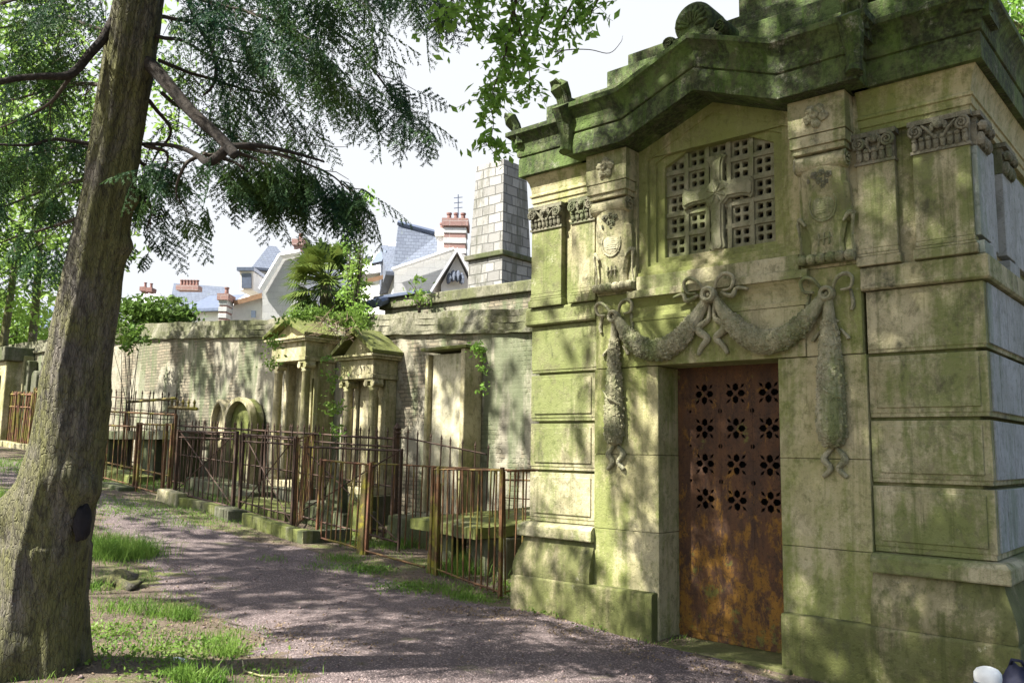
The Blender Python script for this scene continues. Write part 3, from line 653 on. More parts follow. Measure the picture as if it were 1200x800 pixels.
for s in (-1, 1):
    g = MB(); path, rd = [], []
    for k in range(25):
        t = k/24; u = s*(.04+.88*t); sag = (1-(2*t-1)**2); z = 2.76+(2.70-2.76)*t-.36*sag; r = .032+.053*sag**.8
        path.append((P(u), -.085-.02*sag, z)); rd.append(r)
    g.tube(path, rd, 12); lumps(g, path[3:22], rd[3:22], 950, .0135)
    g.build('garland', M['stone_carved'], mau)
    dz = MB(); path = [(P(s*.945), -.075, z) for z in (2.68, 2.5, 2.3, 2.1, 1.9, 1.75, 1.66, 1.60, 1.575)]
    if s > 0: rd = [.03, .05, .075, .095, .10, .105, .095, .06, .02]
    else: rd = [.025, .038, .055, .07, .08, .088, .082, .055, .02]
    dz.tube(path, rd, 14); lumps(dz, path[1:8], rd[1:8], 760, .0125)
    for k in range(7): dz.tube([(path[0][0]+.0, -.16-.012*k, 0) for _ in range(0)] or [(P(s*.945)-.08, -.13, 2.05-.0*k), (P(s*.945), -.185, 1.98), (P(s*.945)+.09, -.13, 1.93)], .008, 5) if k == 0 else None
    dz.build('garland_drop', M['stone_carved'], mau)
    rbn = MB(); tb_ = []; bow(rbn, P(s*.94), -.075, 2.70, 1.0, tubes=tb_); rbn = rbn.build('ribbon_knot', M['stone_carved'], mau, 0, False, True)
    for e in (-1, 1):
        tb_.append(([(P(s*.945)+e*.01, -.04, 1.58), (P(s*.945)+e*.075, -.05, 1.50), (P(s*.945)+e*.03, -.05, 1.43), (P(s*.945)+e*.085, -.045, 1.37)], [.012, .026, .022, .016]))
        tb_.append(([(P(s*.945)+e*.07, -.04, 2.44), (P(s*.945)+e*.12, -.05, 2.38), (P(s*.945)+e*.13, -.05, 2.36)], [.008, .014, .017]))
        tb_.append(([(P(s*.945)+e*.15, -.035, 2.72), (P(s*.945)+e*.17, -.045, 2.62), (P(s*.945)+e*.155, -.045, 2.57)], [.012, .016, .012]))
    [MB().stube(a_, b_, 8, flat=1.3, flatdir=(0, 1, 0)).build('ribbon_end', M['stone_carved'], rbn, 0, True) for a_, b_ in tb_]
rbn = MB(); tb_ = []; bow(rbn, P(0), -.11, 2.79, 1.15, tubes=tb_); rbn = rbn.build('ribbon_knot', M['stone_carved'], mau, 0, False, True)
for e in (-1, 1):
    tb_.append(([(P(e*.1), -.10, 2.80), (P(e*.2), -.115, 2.76), (P(e*.24), -.105, 2.82), (P(e*.33), -.105, 2.80)], [.012, .022, .016, .012]))
    tb_.append(([(P(e*.02), -.07, 2.72), (P(e*.03), -.07, 2.60), (P(e*.11), -.075, 2.55), (P(e*.11), -.075, 2.50), (P(e*.04), -.075, 2.44), (P(e*.10), -.07, 2.37), (P(e*.13), -.065, 2.31)], [.010, .02, .032, .034, .028, .022, .014]))
[MB().stube(a_, b_, 8, flat=1.3, flatdir=(0, 1, 0)).build('ribbon_end', M['stone_carved'], rbn, 0, True) for a_, b_ in tb_]

# ================================================================== CEMETERY WALL
WY = 3.2
def wtop(x): return float(np.interp(x, [-60, -40, -28.3, -20.4, -11.6, -8.2, -4], [5.3, 4.9, 4.5, 4.42, 3.85, 3.63, 3.45]))
wall = thing('cemetery_wall', (-15, WY, gz(-15, WY)), 'long old brick and rubble cemetery wall with crumbling plaster behind the tombs', 'wall')
def strip_wall(x0, x1, y0, y1, zlo, zhi, name, mat, step=.25, jit=.0, parent=None, sag=0):
    xs = np.arange(x0, x1+step/2, step); mb = MB()
    for x in xs:
        j = lambda k: jit*noise.noise(Vector((x*1.7, k*3.1, 2)))
        mb.v += [(x, y0+j(1), zlo(x)), (x, y0+j(2), zhi(x)+j(3)), (x, y1, zhi(x)+j(4)), (x, y1, zlo(x))]
    for i in range(len(xs)-1):
        a, b = i*4, i*4+4
        for k in range(4): mb.f.append((a+k, b+k, b+(k+1) % 4, a+(k+1) % 4))
    mb.f += [(0, 1, 2, 3), tuple(len(mb.v)-4+k for k in (3, 2, 1, 0))]
    return mb.build(name, M[mat], parent, 0)
strip_wall(-42, -4.9, WY, WY+.4, lambda x: gz(x, WY)-.4, lambda x: wtop(x)-.38, 'masonry', 'wallbrick', .25, .02, wall)
strip_wall(-42, -4.9, WY-.07, WY+.47, lambda x: wtop(x)-.39+.02*noise.noise(Vector((x*3, 0, 0))), lambda x: wtop(x)-.33, 'coping_ledge', 'coping', .2, .035, wall)
# battered coping: three rough courses
for k, (dy, za, zb) in enumerate(((-.03, -.332, -.22), (.0, -.222, -.11), (.06, -.112, .0))):
    strip_wall(-42, -4.9, WY+dy, WY+.4-dy, lambda x, a=za: wtop(x)+a, lambda x, b=zb: wtop(x)+b, 'coping_course', 'coping', .13, .05, wall)
# higher outbuilding wall behind
ub = thing('outbuilding', (-10.5, 5, 0), 'flat topped outbuilding wall with overhanging mossy coping rising behind the cemetery wall', 'building')
MB().box(-12.75, -5.5, 4.5, 7.5, 0, 4.22).build('wall', M['wallbrick'], ub)
MB().hexa([(-12.85, 4.42, 4.20), (-5.4, 4.42, 4.10), (-5.4, 7.6, 4.10), (-12.85, 7.6, 4.20)], [(-12.85, 4.42, 4.40), (-5.4, 4.42, 4.30), (-5.4, 7.6, 4.30), (-12.85, 7.6, 4.40)]).build('coping', M['coping'], ub, .02)
MB().hexa([(-12.95, 4.35, 4.405), (-11.6, 4.35, 4.395), (-11.6, 5.4, 4.395), (-12.95, 5.4, 4.405)], [(-12.95, 4.35, 4.47), (-11.6, 4.35, 4.46), (-11.6, 5.4, 4.46), (-12.95, 5.4, 4.47)]).build('flashing', M['zinc_blue'], ub, .01)
for a, b in (((430, 358, 4.4), (452, 352, 4.4)),):
    mb = MB()
    for k in range(3):
        p, q = aty(a[0]+k*7, a[1]-k*2, 4.2), aty(a[0]+k*7+9, a[1]-k*2-3, 4.4); mb.tube([p, q], [.09, .09], 8)
    mb.build('ridge_tiles', M['zinc_blue'], ub)

# ================================================================== MONUMENTS AGAINST THE WALL
def col(mb, x, y, z0, z1, r): mb.lathe([(0, 0), (r*1.35, 0), (r*1.35, .05), (r*1.1, .07), (r*1.02, .10), (r, .12), (r*.86, z1-z0-.10), (r*1.0, z1-z0-.09), (r*1.0, z1-z0-.07), (r*.9, z1-z0-.06), (r*1.25, z1-z0-.02), (0, z1-z0-.02)], (x, y, z0), 18)
def aedicula(name, label, x0, x1, yf, zb, zcap, zent, zapex, ncol, backdoor=True, cap='ionic'):
    t = thing(name, ((x0+x1)/2, (yf+WY)/2, gz(x0, yf)), label, 'tomb monument'); g = gz((x0+x1)/2, yf); xm = (x0+x1)/2
    mb = MB().box(x0-.1, x1+.1, yf-.12, WY-.002, g-.3, zb-.12); mb.build('pedestal', M['tomb_dark'], t, .015)
    MB().box(x0-.03, x1+.03, yf-.05, WY-.002, zb-.118, zb).build('base_slab', M['tomb'], t, .012)
    MB().box(x0+.05, x1-.02, WY-.22, WY-.001, zb, zcap-.002).build('back_panel', M['tomb'], t, .01)
    mb = MB().box(x1-.14, x1-.01, yf+.30, WY-.222, zb+.001, zcap-.002); mb.build('side_pier', M['tomb'], t, .01)
    mb = MB().box(x0+.01, x0+.14, yf+.30, WY-.222, zb+.001, zcap-.002); mb.build('side_pier', M['tomb'], t, .01)
    if backdoor: MB().box(xm-.20, xm+.20, WY-.28, WY-.222, zb+.002, zcap-.28).build('inscription_panel', M['tomb'], t, .01)
    for x in ((x0+.10, x1-.10)):
        c = MB(); col(c, x, yf+.11, zb+.001, zcap-.10, .085); co_ = c.build('column', M['tomb'], t, 0, True)
        k = MB().box(x-.11, x+.11, yf, yf+.22, zcap-.045, zcap-.003)
        for s in (-1, 1): k.lathe([(0, .01), (.05, .01), (.05, -.2), (0, -.2)], (x+s*.085, yf+.01, zcap-.085), 12, 'y')
        k.build('capital', M['tomb'], co_, .004)
    e = MB().box(x0-.02, x1+.02, yf-.02, WY-.003, zcap, zcap+.07); e.box(x0-.0, x1+.0, yf+.0, WY-.004, zcap+.072, zent-.06); e.build('entablature', M['tomb'], t, .008)
    e = MB().box(x0-.08, x1+.08, yf-.08, WY-.003, zent-.058, zent-.02).box(x0-.11, x1+.11, yf-.11, WY-.004, zent-.018, zent+.02); e.build('cornice', M['tomb'], t, .006)
    p = MB().prism_y([(x0+.02, zent+.021), (x1-.02, zent+.021), (xm, zapex-.10)], yf+.02, WY-.005); p.build('tympanum', M['tomb'], t)
    for s in (-1, 1):
        xe = xm+s*((x1-x0)/2+.14); zz = zent+.02
        r = MB().prism_y([(xm, zapex), (xm, zapex-.10), (xe-s*.02, zz+.001), (xe, zz+.06)][::s], yf-.13, WY-.006); r.build('roof_slope', M['moss_stone'], t, .008)
    return t
A1 = aedicula('aedicula_tomb', 'wider columned wall tomb with ivy spilling over its pediment, left of its narrower twin', -13.56, -12.50, 2.52, aty(340, 556, 2.5)[2]-.1, 3.02, 3.42, 3.83, 2)
A2 = aedicula('aedicula_tomb', 'narrower columned wall tomb with clean mossy gable, right of the ivy covered one', -11.66, -10.80, 2.66, aty(420, 560, 2.6)[2]-.15, 2.64, 3.02, 3.50, 2)
# tall wall slab
t = thing('wall_slab_tomb', (-9.3, 3.0, gz(-9.3, 3)), 'tall plain pale wall slab with rust stained head, right of the two pedimented tombs', 'tomb slab')
MB().box(-9.70, -8.935, 2.95, WY-.001, gz(-9.3, 3)-.2, 2.98).build('panel', M['panel_stone'], t, .02)
MB().box(-9.77, -9.702, 2.86, WY-.001, gz(-9.3, 3)-.2, 2.98).build('jamb', M['tomb'], t, .02)
MB().box(-8.933, -8.84, 2.80, WY-.001, gz(-9.3, 3)-.2, 3.02).build('jamb', M['tomb'], t, .02)
MB().box(-9.79, -8.80, 2.77, WY-.001, 3.022, 3.075).build('head', M['moss_stone'], t, .012)
MB().box(-9.80, -8.75, 2.55, 2.858, gz(-9.3, 3)-.2, .55).build('plinth', M['tomb_dark'], t, .03)
# arched steles
def stele(name, label, x0, x1, y0, y1, zb, zs, kind, mat='tomb', rec=True):
    t = thing(name, ((x0+x1)/2, (y0+y1)/2, zb), label, 'headstone'); w = (x1-x0)/2; xm = (x0+x1)/2
    def outl(w_, zs_, zb_):
        if kind == 'round': a = [(xm+w_*math.cos(q), zs_+w_*math.sin(q)) for q in [PI*i/14 for i in range(15)]]
        elif kind == 'pointed': a = [(xm+w_*(2*math.cos(q)-1), zs_+2*w_*math.sin(q)) for q in [PI/3*i/8 for i in range(9)]]+[(xm-w_*(2*math.cos(q)-1), zs_+2*w_*math.sin(q)) for q in [PI/3*i/8 for i in range(7, -1, -1)]]
        else: a = [(xm+w_, zs_), (xm, zs_+w_*.5), (xm-w_, zs_)]
        return [(xm-w_, zb_), (xm+w_, zb_)]+a[0 if a[0][1] > zb_+.01 else 1:]
    if rec:
        plate(outl(w, zs, zb-.2), [outl(w*.84, zs, zb+.12)], y0, y0+.14, 'frame', M['tomb'], t, .012)
        MB().prism_y(outl(w*.97, zs, zb-.2), y0+.141, y1).build('slab', M[mat], t, .0)
    else: MB().prism_y(outl(w, zs, zb-.2), y0, y1).build('slab', M[mat], t, .02)
    return t
stele('round_headstone', 'large round arched niche headstone in green stained stone against the wall', -15.70, -14.66, 2.85, 3.15, .7, 1.94, 'round', 'moss_stone')
stele('pointed_headstone', 'smaller pointed arch headstone at the left shoulder of the round arched one', -16.28, -15.76, 2.9, 3.15, .75, 2.0, 'pointed', 'tomb')
stele('leaning_headstone', 'small grey headstone standing inside the red railed plot', float(aty(385, 580, 1.8)[0]), float(aty(404, 580, 1.8)[0]), 1.75, 1.87, .25, .86, 'round', 'tomb_dark', False)
stele('leaning_headstone', 'short mossy headstone beside the small grey one inside the railed plot', float(aty(407, 580, 1.8)[0]), float(aty(420, 580, 1.8)[0]), 1.8, 1.9, .2, .70, 'gable', 'moss_stone', False)
# far left monuments
p = aty(32, 470, 3.05); 
t = thing('pillar_tomb', (-27.0, 3, 1.4), 'yellowish squared pillar tomb behind the red iron gate at far left', 'tomb monument')
x0, x1 = aty(20, 440, 3.0)[0], aty(31, 440, 3.0)[0]; MB().box(x0, x1, 2.9, WY-.01, 1.2, aty(25, 418, 3)[2]).build('shaft', M['tomb'], t, .03)
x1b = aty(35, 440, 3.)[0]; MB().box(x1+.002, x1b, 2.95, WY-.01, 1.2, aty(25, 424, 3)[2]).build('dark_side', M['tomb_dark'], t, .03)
stele('pillar_headstone', 'dark narrow round topped headstone next to the pillar tomb at far left', aty(39, 440, 2.95)[0], aty(45, 440, 2.95)[0], 2.9, 3.1, 1.3, aty(42, 434, 2.95)[2]-.2, 'round', 'tomb_dark', False)
t = thing('gable_tomb', (-30.5, 2.9, 1.4), 'weathered tomb with dark cornice at the left edge beside the red gate', 'tomb monument')
x0, x1 = aty(-30, 450, 2.6)[0], aty(10, 450, 2.6)[0]
MB().box(x0, x1, 2.5, WY-.01, 1.2, aty(5, 424, 2.6)[2]).build('body', M['tomb'], t, .03)
MB().box(x0-.1, x1+.12, 2.38, WY-.01, aty(5, 424, 2.6)[2]+.002, aty(5, 408, 2.6)[2]).build('cornice', M['tomb_dark'], t, .03)
MB().box(x0+.3, x1-.35, 2.44, 2.499, 1.6, aty(5, 440, 2.6)[2]).build('panel', M['tomb_dark'], t, .02)

# ---- table tombs and ledgers
def tabletomb(label, quad, ztop, th, legs, mat='moss_stone'):
    (ax, ay), (bx, by), (cx, cy2), (dx, dy) = quad; cxm, cym = sum(q[0] for q in quad)/4, sum(q[1] for q in quad)/4
    t = thing('table_tomb', (cxm, cym, gz(cxm, cym)), label, 'table tomb'); zt = ztop if hasattr(ztop, '__len__') else [ztop]*4
    n = 14; mb = MB()
    for j in range(n+1):
        for i in range(n+1):
            u, v = i/n, j/n; x = (ax*(1-u)+bx*u)*(1-v)+(dx*(1-u)+cx*u)*v; y = (ay*(1-u)+by*u)*(1-v)+(dy*(1-u)+cy2*u)*v
            z = (zt[0]*(1-u)+zt[1]*u)*(1-v)+(zt[3]*(1-u)+zt[2]*u)*v
            e = .03*noise.noise(Vector((x*4, y*4, 1))) if i in (0, n) or j in (0, n) else 0
            mb.v.append((x+e, y+e, z+.012*noise.noise(Vector((x*5, y*5, 0)))-(.012 if i in (0, n) or j in (0, n) else 0)))
    m = (n+1)**2; mb.v += [(x, y, z-th) for x, y, z in mb.v[:m]]
    for j in range(n):
        for i in range(n):
            a = j*(n+1)+i; mb.f += [(a, a+1, a+n+2, a+n+1), (m+a, m+a+n+1, m+a+n+2, m+a+1)]
    for i in range(n):
        mb.f += [(i, m+i, m+i+1, i+1), (n*(n+1)+i, n*(n+1)+i+1, m+n*(n+1)+i+1, m+n*(n+1)+i), (i*(n+1), (i+1)*(n+1), m+(i+1)*(n+1), m+i*(n+1)), (i*(n+1)+n, m+i*(n+1)+n, m+(i+1)*(n+1)+n, (i+1)*(n+1)+n)]
    mb.build('table_top', M[mat], t)
    for (x0, x1, y0, y1) in legs: MB().box(x0, x1, y0, y1, gz((x0+x1)/2, (y0+y1)/2)-.15, min(zt)-th-.003).build('support', M['tomb_dark'], t, .02)
    return t
tabletomb('mossy flat topped table tomb behind the rusty railing next to the mausoleum', [(-8.42, 1.42), (-7.02, 1.18), (-6.35, 3.0), (-7.75, 3.05)], [.62, .60, .70, .74], .13, [(-8.15, -7.72, 1.5, 1.75), (-6.98, -6.8, 1.5, 2.9), (-7.3, -6.98, 1.38, 1.60)])
z_ = aty(170, 505, 2.1)[2]
tabletomb('long dark slab table tomb on squat piers in the left plot', [(-20.2, 1.9), (-15.6, 1.9), (-15.6, 2.75), (-20.2, 2.75)], z_, .16, [(-17.6, -16.9, 2.05, 2.6), (-16.5, -16.05, 2.05, 2.6), (-19.6, -19.0, 2.05, 2.6)], 'tomb_dark')
def ledger(label, x0, x1, y0, y1, h, mat='moss_stone', name='grave_ledger', cat='grave slab'):
    g = gz((x0+x1)/2, (y0+y1)/2); mb = MB(); mb.hexa([(x0, y0, gz(x0, y0)-.1), (x1, y0, gz(x1, y0)-.1), (x1, y1, gz(x1, y1)-.1), (x0, y1, gz(x0, y1)-.1)], [(x0+.02, y0+.02, gz(x0, y0)+h), (x1-.02, y0+.02, gz(x1, y0)+h), (x1-.02, y1-.02, gz(x1, y1)+h), (x0+.02, y1-.02, gz(x0, y1)+h)])
    o = mb.build(name, M[mat], None, .02); return tag(o, label, cat)
ledger('low mossy grave ledger behind the far left railing', -18.6, -16.2, 1.25, 1.8, .16)
ledger('low dark ledger in front of the round arched headstone', -15.3, -13.0, 1.9, 2.6, .22, 'tomb_dark')
ledger('moss covered ledger behind the cross braced railing', -13.2, -11.4, 1.5, 2.3, .14)
ledger('broken grey ledger below the narrower columned tomb', -11.5, -10.2, 1.7, 2.4, .30, 'tomb_dark')
ledger('square grey block between the ledger and the table tomb', -9.7, -8.75, 2.1, 2.7, .34, 'tomb_dark')
ledger('pale squared stone below the leftmost railing', aty(205, 560, 1.0)[0]-.1, aty(226, 560, 1.0)[0], .72, .95, .20, 'tomb', 'loose_block', 'stone block')
ledger('dark flat stone lying under the leftmost railing', -16.0, -15.2, .62, .95, .07, 'tomb_dark', 'loose_block', 'stone block')
# kerb stones of the plots
def kerb(label, pts, h, w=.16, mat='moss_stone'):
    pts = [p for (a, b), (c, d) in zip(pts, pts[1:]) for p in [(a+(c-a)*i/6+random.gauss(0, .006), b+(d-b)*i/6+random.gauss(0, .012)) for i in range(6)]]+[pts[-1]]
    mb = MB()
    for (a, b), (c, d) in zip(pts, pts[1:]):
        L = math.hypot(c-a, d-b); nx_, ny_ = -(d-b)/L*w, (c-a)/L*w
        mb.hexa([(a, b, gz(a, b)-.15), (c, d, gz(c, d)-.15), (c+nx_, d+ny_, gz(c, d)-.15), (a+nx_, b+ny_, gz(a, b)-.15)], [(a, b, gz(a, b)+h), (c-.004, d, gz(c, d)+h), (c-.004+nx_, d+ny_, gz(c, d)+h), (a+nx_, b+ny_, gz(a, b)+h)])
    return tag(mb.build('kerb', M[mat], None, .012), label, 'kerb')
kerb('low kerb stone under the dark cross braced railing, nearest the red railing', [(-11.45, .80), (-9.75, .70)], .17)
kerb('short end kerb turning back from the path beside the red railing', [(-9.76, .70), (-9.70, 1.5)], .17, .14, 'tomb_dark')
kerb('mossy kerb stone under the middle railing, farther along the path', [(-14.0, .78), (-12.0, .80)], .14)
kerb('dark kerb end block between the two mossy kerbs', [(-12.1, .72), (-11.7, .72)], .16, .3, 'tomb_dark')
for i, px in enumerate((425, 508)):
    x = aty(px, 620, .98)[0]; g = gz(x, .98)
    lab = ('tall mossy yellow stone post at the right end of the red railing', 'mossy yellow stone post at the left end of the railing beside the mausoleum')[i]
    h_ = 1.02
    mb = MB().hexa([(x-.075, .94, g-.1), (x+.06, .94, g-.1), (x+.06, 1.06, g-.1), (x-.075, 1.06, g-.1)], [(x-.04+.03*i, .95, g+h_), (x+.055, .95, g+h_+.04), (x+.055, 1.05, g+h_+.04), (x-.04+.03*i, 1.05, g+h_)])
    tag(mb.build('stone_post', M['iron_moss'], None, .015), lab, 'stone post', 'mossy posts in the front railing')

# ================================================================== IRON RAILINGS
def bar_mesh(h, r, spike, mat):
    mb = MB(); mb.tube([(0, 0, 0), (0, 0, h)], r, 6, True)
    if spike: mb.lathe([(r*1.0, h), (r*1.5, h+.010), (r*.8, h+.02), (r*1.7, h+.04), (r*1.0, h+.065), (0.0005, h+.11)], (0, 0, 0), 8)
    me = bpy.data.meshes.new('bar'); me.from_pydata(mb.v, [], mb.f); me.materials.append(mat); return me
def _r(): pass
def railing(label, a, b, za, zb, mat='iron', bars=.13, spike=False, rails=(0.0, .92), mid=None, r=.0105, lean=0., jit=.022, skip=(), posts=(0, 1), brace=False, foot=.05, pr=.017, pspike=False, bext=0., railr=.012, group=None, top_over=0.0, name='iron_railing', hf=1.0):
    """a,b = (x,y) ends; za,zb = absolute top heights"""
    (ax, ay), (bx, by) = a, b; L = math.hypot(bx-ax, by-ay); ga, gb_ = gz(ax, ay), gz(bx, by)
    t = thing(name, ((ax+bx)/2, (ay+by)/2, (ga+gb_)/2), label, 'railing', group); rl = Vector(t.location); mt = M[mat]
    P_ = lambda u: (ax+(bx-ax)*u, ay+(by-ay)*u); top = lambda u: za+(zb-za)*u; bot = lambda u: gz(*P_(u))+foot
    def line(u0, u1, z0, z1, rr, nm):
        p, q = P_(u0), P_(u1); k = 6; dx, dy = (bx-ax)/L, (by-ay)/L
        pts = [(p[0]+(q[0]-p[0])*i/k, p[1]+(q[1]-p[1])*i/k, z0+(z1-z0)*i/k+.008*noise.noise(Vector((p[0]+i, z0, 1)))) for i in range(k+1)]
        return MB().tube(pts, rr, 4, True, 1.0).build(nm, mt, t)
    line(0, 1, top(0), top(1), railr, 'top_rail')
    if top_over: line(0, 1, top(0)-top_over, top(1)-top_over, railr*.8, 'second_rail')
    if rails[0] is not None: line(0, 1, bot(0)+.02, bot(1)+.02, railr, 'bottom_rail')
    if mid: line(0, 1, bot(0)+(top(0)-bot(0))*mid, bot(1)+(top(1)-bot(1))*mid, railr*.7, 'middle_rail')
    if bars:
        n = max(2, int(L/bars)); hm = (top(.5)-bot(.5))*hf; me = bar_mesh(hm+bext, r, spike, mt)
        for k in range(n+1):
            u = k/n
            if k in skip or random.random() < .03: continue
            x, y = P_(u); o = bpy.data.objects.new('bar', me); COL.objects.link(o); o.parent = t
            o.location = Vector((x, y, bot(u)+(top(u)-bot(u))*(1-hf)-.0))-rl; o.scale = (1, 1, (top(u)-bot(u))/((top(.5)-bot(.5)) or 1))
            o.rotation_euler = (random.gauss(0, jit), random.gauss(0, jit)+lean, random.random()*3)
    for u in posts:
        x, y = P_(u); mb = MB(); z0, z1 = gz(x, y)-.1, top(u)+.03; s_ = lean*(z1-z0)
        mb.box(x-pr, x+pr, y-pr, y+pr, z0, z1); 
        if pspike: mb.lathe([(pr*1.5, 0), (pr*2.2, .02), (pr*1.2, .05), (pr*2.4, .09), (pr*1.2, .13), (.001, .19)], (x, y, z1), 10)
        for i, v in enumerate(mb.v): mb.v[i] = (v[0]+lean*(v[2]-z0), v[1], v[2])
        mb.build('post', mt, t, .003)
    if brace:
        line(0.02, .98, top(0), bot(1)+.05, .011, 'brace'); line(0.02, .98, bot(0)+.05, top(1), .011, 'brace')
    return t
# front row
x_ = lambda px, y, py=600: float(aty(px, py, y)[0])
FR = (x_(587, .72, 640), .72); FL = (x_(505, .95, 640), .95)
railing('rusty railing with two stout posts right in front of the mossy table tomb', FL, FR, 1.27, 1.30, 'iron', .112, foot=.05, posts=(0, .09, 1), pr=.019, bext=.0)
railing('short rusty return railing running back beside the mausoleum', (FR[0]+.02, FR[1]+.06), (FR[0]+.02, 2.3), 1.29, 1.32, 'iron', .13, posts=(1,))
railing('bright red rusty railing leaning outward between the dark kerb and mossy post', (x_(372, .98), .98), (x_(430, .98), .98), aty(380, 539, .98)[2], aty(430, 544, .98)[2], 'iron_red', .10, lean=.03, jit=.02, posts=(0, 1), railr=.014)
# remains of bottom rail between the mossy posts
mb = MB(); g0, g1 = (x_(430, .97), x_(500, .96)); mb.tube([(g0, .97, gz(g0, .97)+.06), (g1, .96, gz(g1, .96)+.05)], .014, 4)
tag(mb.build('broken_rail', M['iron'], None), 'lone rusty bottom rail lying between the two mossy posts', 'rail')
# second row behind
railing('long rusty railing behind the front row, passing over the table tomb', (x_(435, 1.75), 1.75), (x_(626, 2.0, 550), 2.0), aty(435, 543, 1.75)[2], aty(626, 552, 2.0)[2], 'iron', .13, foot=.04, posts=(0,), rails=(None,), bext=.0)
railing('spiked dark railing in front of the tall pale wall slab', (x_(465, 2.35, 520), 2.35), (x_(570, 2.45, 532), 2.45), aty(463, 511, 2.35)[2], aty(570, 532, 2.45)[2], 'iron_dark', .20, True, foot=.05, posts=(0,), pspike=True, pr=.03, bext=.05)
railing('low spiked railing just left of the mausoleum corner', (x_(588, 2.7, 560), 2.7), (x_(640, 2.7, 560), 2.7), aty(590, 562, 2.7)[2], aty(640, 563, 2.7)[2], 'iron', .17, True, foot=.05, posts=(0,), bext=.07, mid=.75)
# dark cross braced railing with gate posts
railing('dark cross braced railing panel left of the thick gate post', (x_(206, 1.0, 560), 1.0), (x_(274, 1.02, 570), 1.02), aty(206, 505, 1.)[2], aty(274, 507, 1.)[2], 'iron_dark', .14, foot=.12, brace=True, posts=(0, 1), top_over=.10, pr=.026, railr=.018, mid=.0)
railing('dark cross braced railing panel right of the thick gate post', (x_(282, 1.02, 570), 1.02), (x_(343, 1.0, 590), 1.0), aty(282, 509, 1.)[2], aty(343, 513, 1.)[2], 'iron_dark', .16, foot=.12, brace=True, posts=(0, 1), top_over=.10, pr=.022, railr=.018, mid=.12)
railing('rusty reddish railing return between cross braced panel and red railing', (x_(345, 1.02, 590), 1.02), (x_(366, 2.2, 560), 2.2), 1.62, 1.72, 'iron', .15, posts=(0, 1), foot=.06)
railing('long dark double rail fence crossing in front of the columned tombs', (x_(200, 2.05, 500), 2.05), (x_(462, 2.15, 514), 2.15), aty(200, 498, 2.05)[2], aty(462, 514, 2.15)[2], 'iron_dark', .15, True, foot=.05, posts=(0, .5, 1), top_over=.12, railr=.018, bext=.05, mid=.5)
railing('dark braced panel standing behind the red railing', (x_(350, 1.6, 540), 1.6), (x_(470, 1.6, 550), 1.6), aty(350, 523, 1.6)[2], aty(470, 528, 1.6)[2], 'iron_dark', .3, foot=.1, brace=True, posts=(0, 1), railr=.016)
# left plots
railing('rusty railing with bent bars at the left, nearest the tree', (x_(112, 1.0, 540), 1.0), (x_(160, 1.0, 545), 1.0), aty(112, 498, 1.)[2], aty(160, 500, 1.)[2], 'iron', .22, foot=.05, posts=(0, .22, 1), jit=.02, railr=.016)
railing('rusty railing second from the tree, with paired reddish posts', (x_(157, .95, 560), .95), (x_(198, .92, 560), .92), aty(157, 497, 1.)[2], aty(198, 498, 1.)[2], 'iron', .24, foot=.05, posts=(0, .1, .85, 1), jit=.025, railr=.016, pr=.022)
railing('tall spiked railing against the sunlit wall', (x_(100, 2.85, 480), 2.85), (x_(206, 2.85, 480), 2.85), aty(100, 463, 2.85)[2], aty(206, 470, 2.85)[2], 'iron_dark', .32, True, foot=.1, posts=(0, 1), bext=.1, top_over=.26, r=.013)
railing('braced rail of reddish iron in front of the sunlit wall', (x_(104, 1.7, 500), 1.7), (x_(205, 1.7, 500), 1.7), aty(104, 481, 1.7)[2], aty(205, 486, 1.7)[2], 'iron', .9, foot=.2, posts=(0, .45, 1), railr=.02, brace=False)
mb = MB(); mb.tube([aty(150, 471, 2.4), aty(206, 466.5, 2.4)], .03, 4); tag(mb.build('fallen_beam', M['iron_moss'], None), 'slanting moss covered iron beam lying on the spiked railing', 'beam')
mb = MB(); p0, p1 = aty(198, 477, 2.4), aty(231, 479, 2.4); mb.tube([p0, p1], .035, 4)
for k in range(5): q = p0+(p1-p0)*(k+.5)/5; mb.lathe([(.02, 0), (.02, .1), (.035, .12), (.001, .2)], q, 6)
tag(mb.build('rail_fragment', M['iron_moss'], None), 'short broken piece of spiked rail beside the slanting beam', 'rail')
MBt = railing('tall salmon red iron gate of close bars at far left', (x_(7, 2.68, 500), 2.68), (x_(36, 2.68, 500), 2.68), aty(10, 462, 2.68)[2], aty(36, 463, 2.68)[2], 'iron_red', .125, True, foot=.08, posts=(0, 1), r=.02, bext=.0, top_over=.35, railr=.03, pr=.04, name='iron_gate')
railing('narrow red railing return just right of the red gate', (x_(38, 2.60, 500), 2.6), (x_(45, 1.9, 500), 1.9), aty(38, 458, 2.6)[2], aty(45, 462, 1.9)[2], 'iron_red', .25, True, foot=.08, posts=(1,), r=.02, railr=.03)
kerb('pale kerb under the red iron gate', [(x_(2, 2.5, 525), 2.45), (x_(50, 2.45, 530), 2.45)], .16, .2, 'tomb')

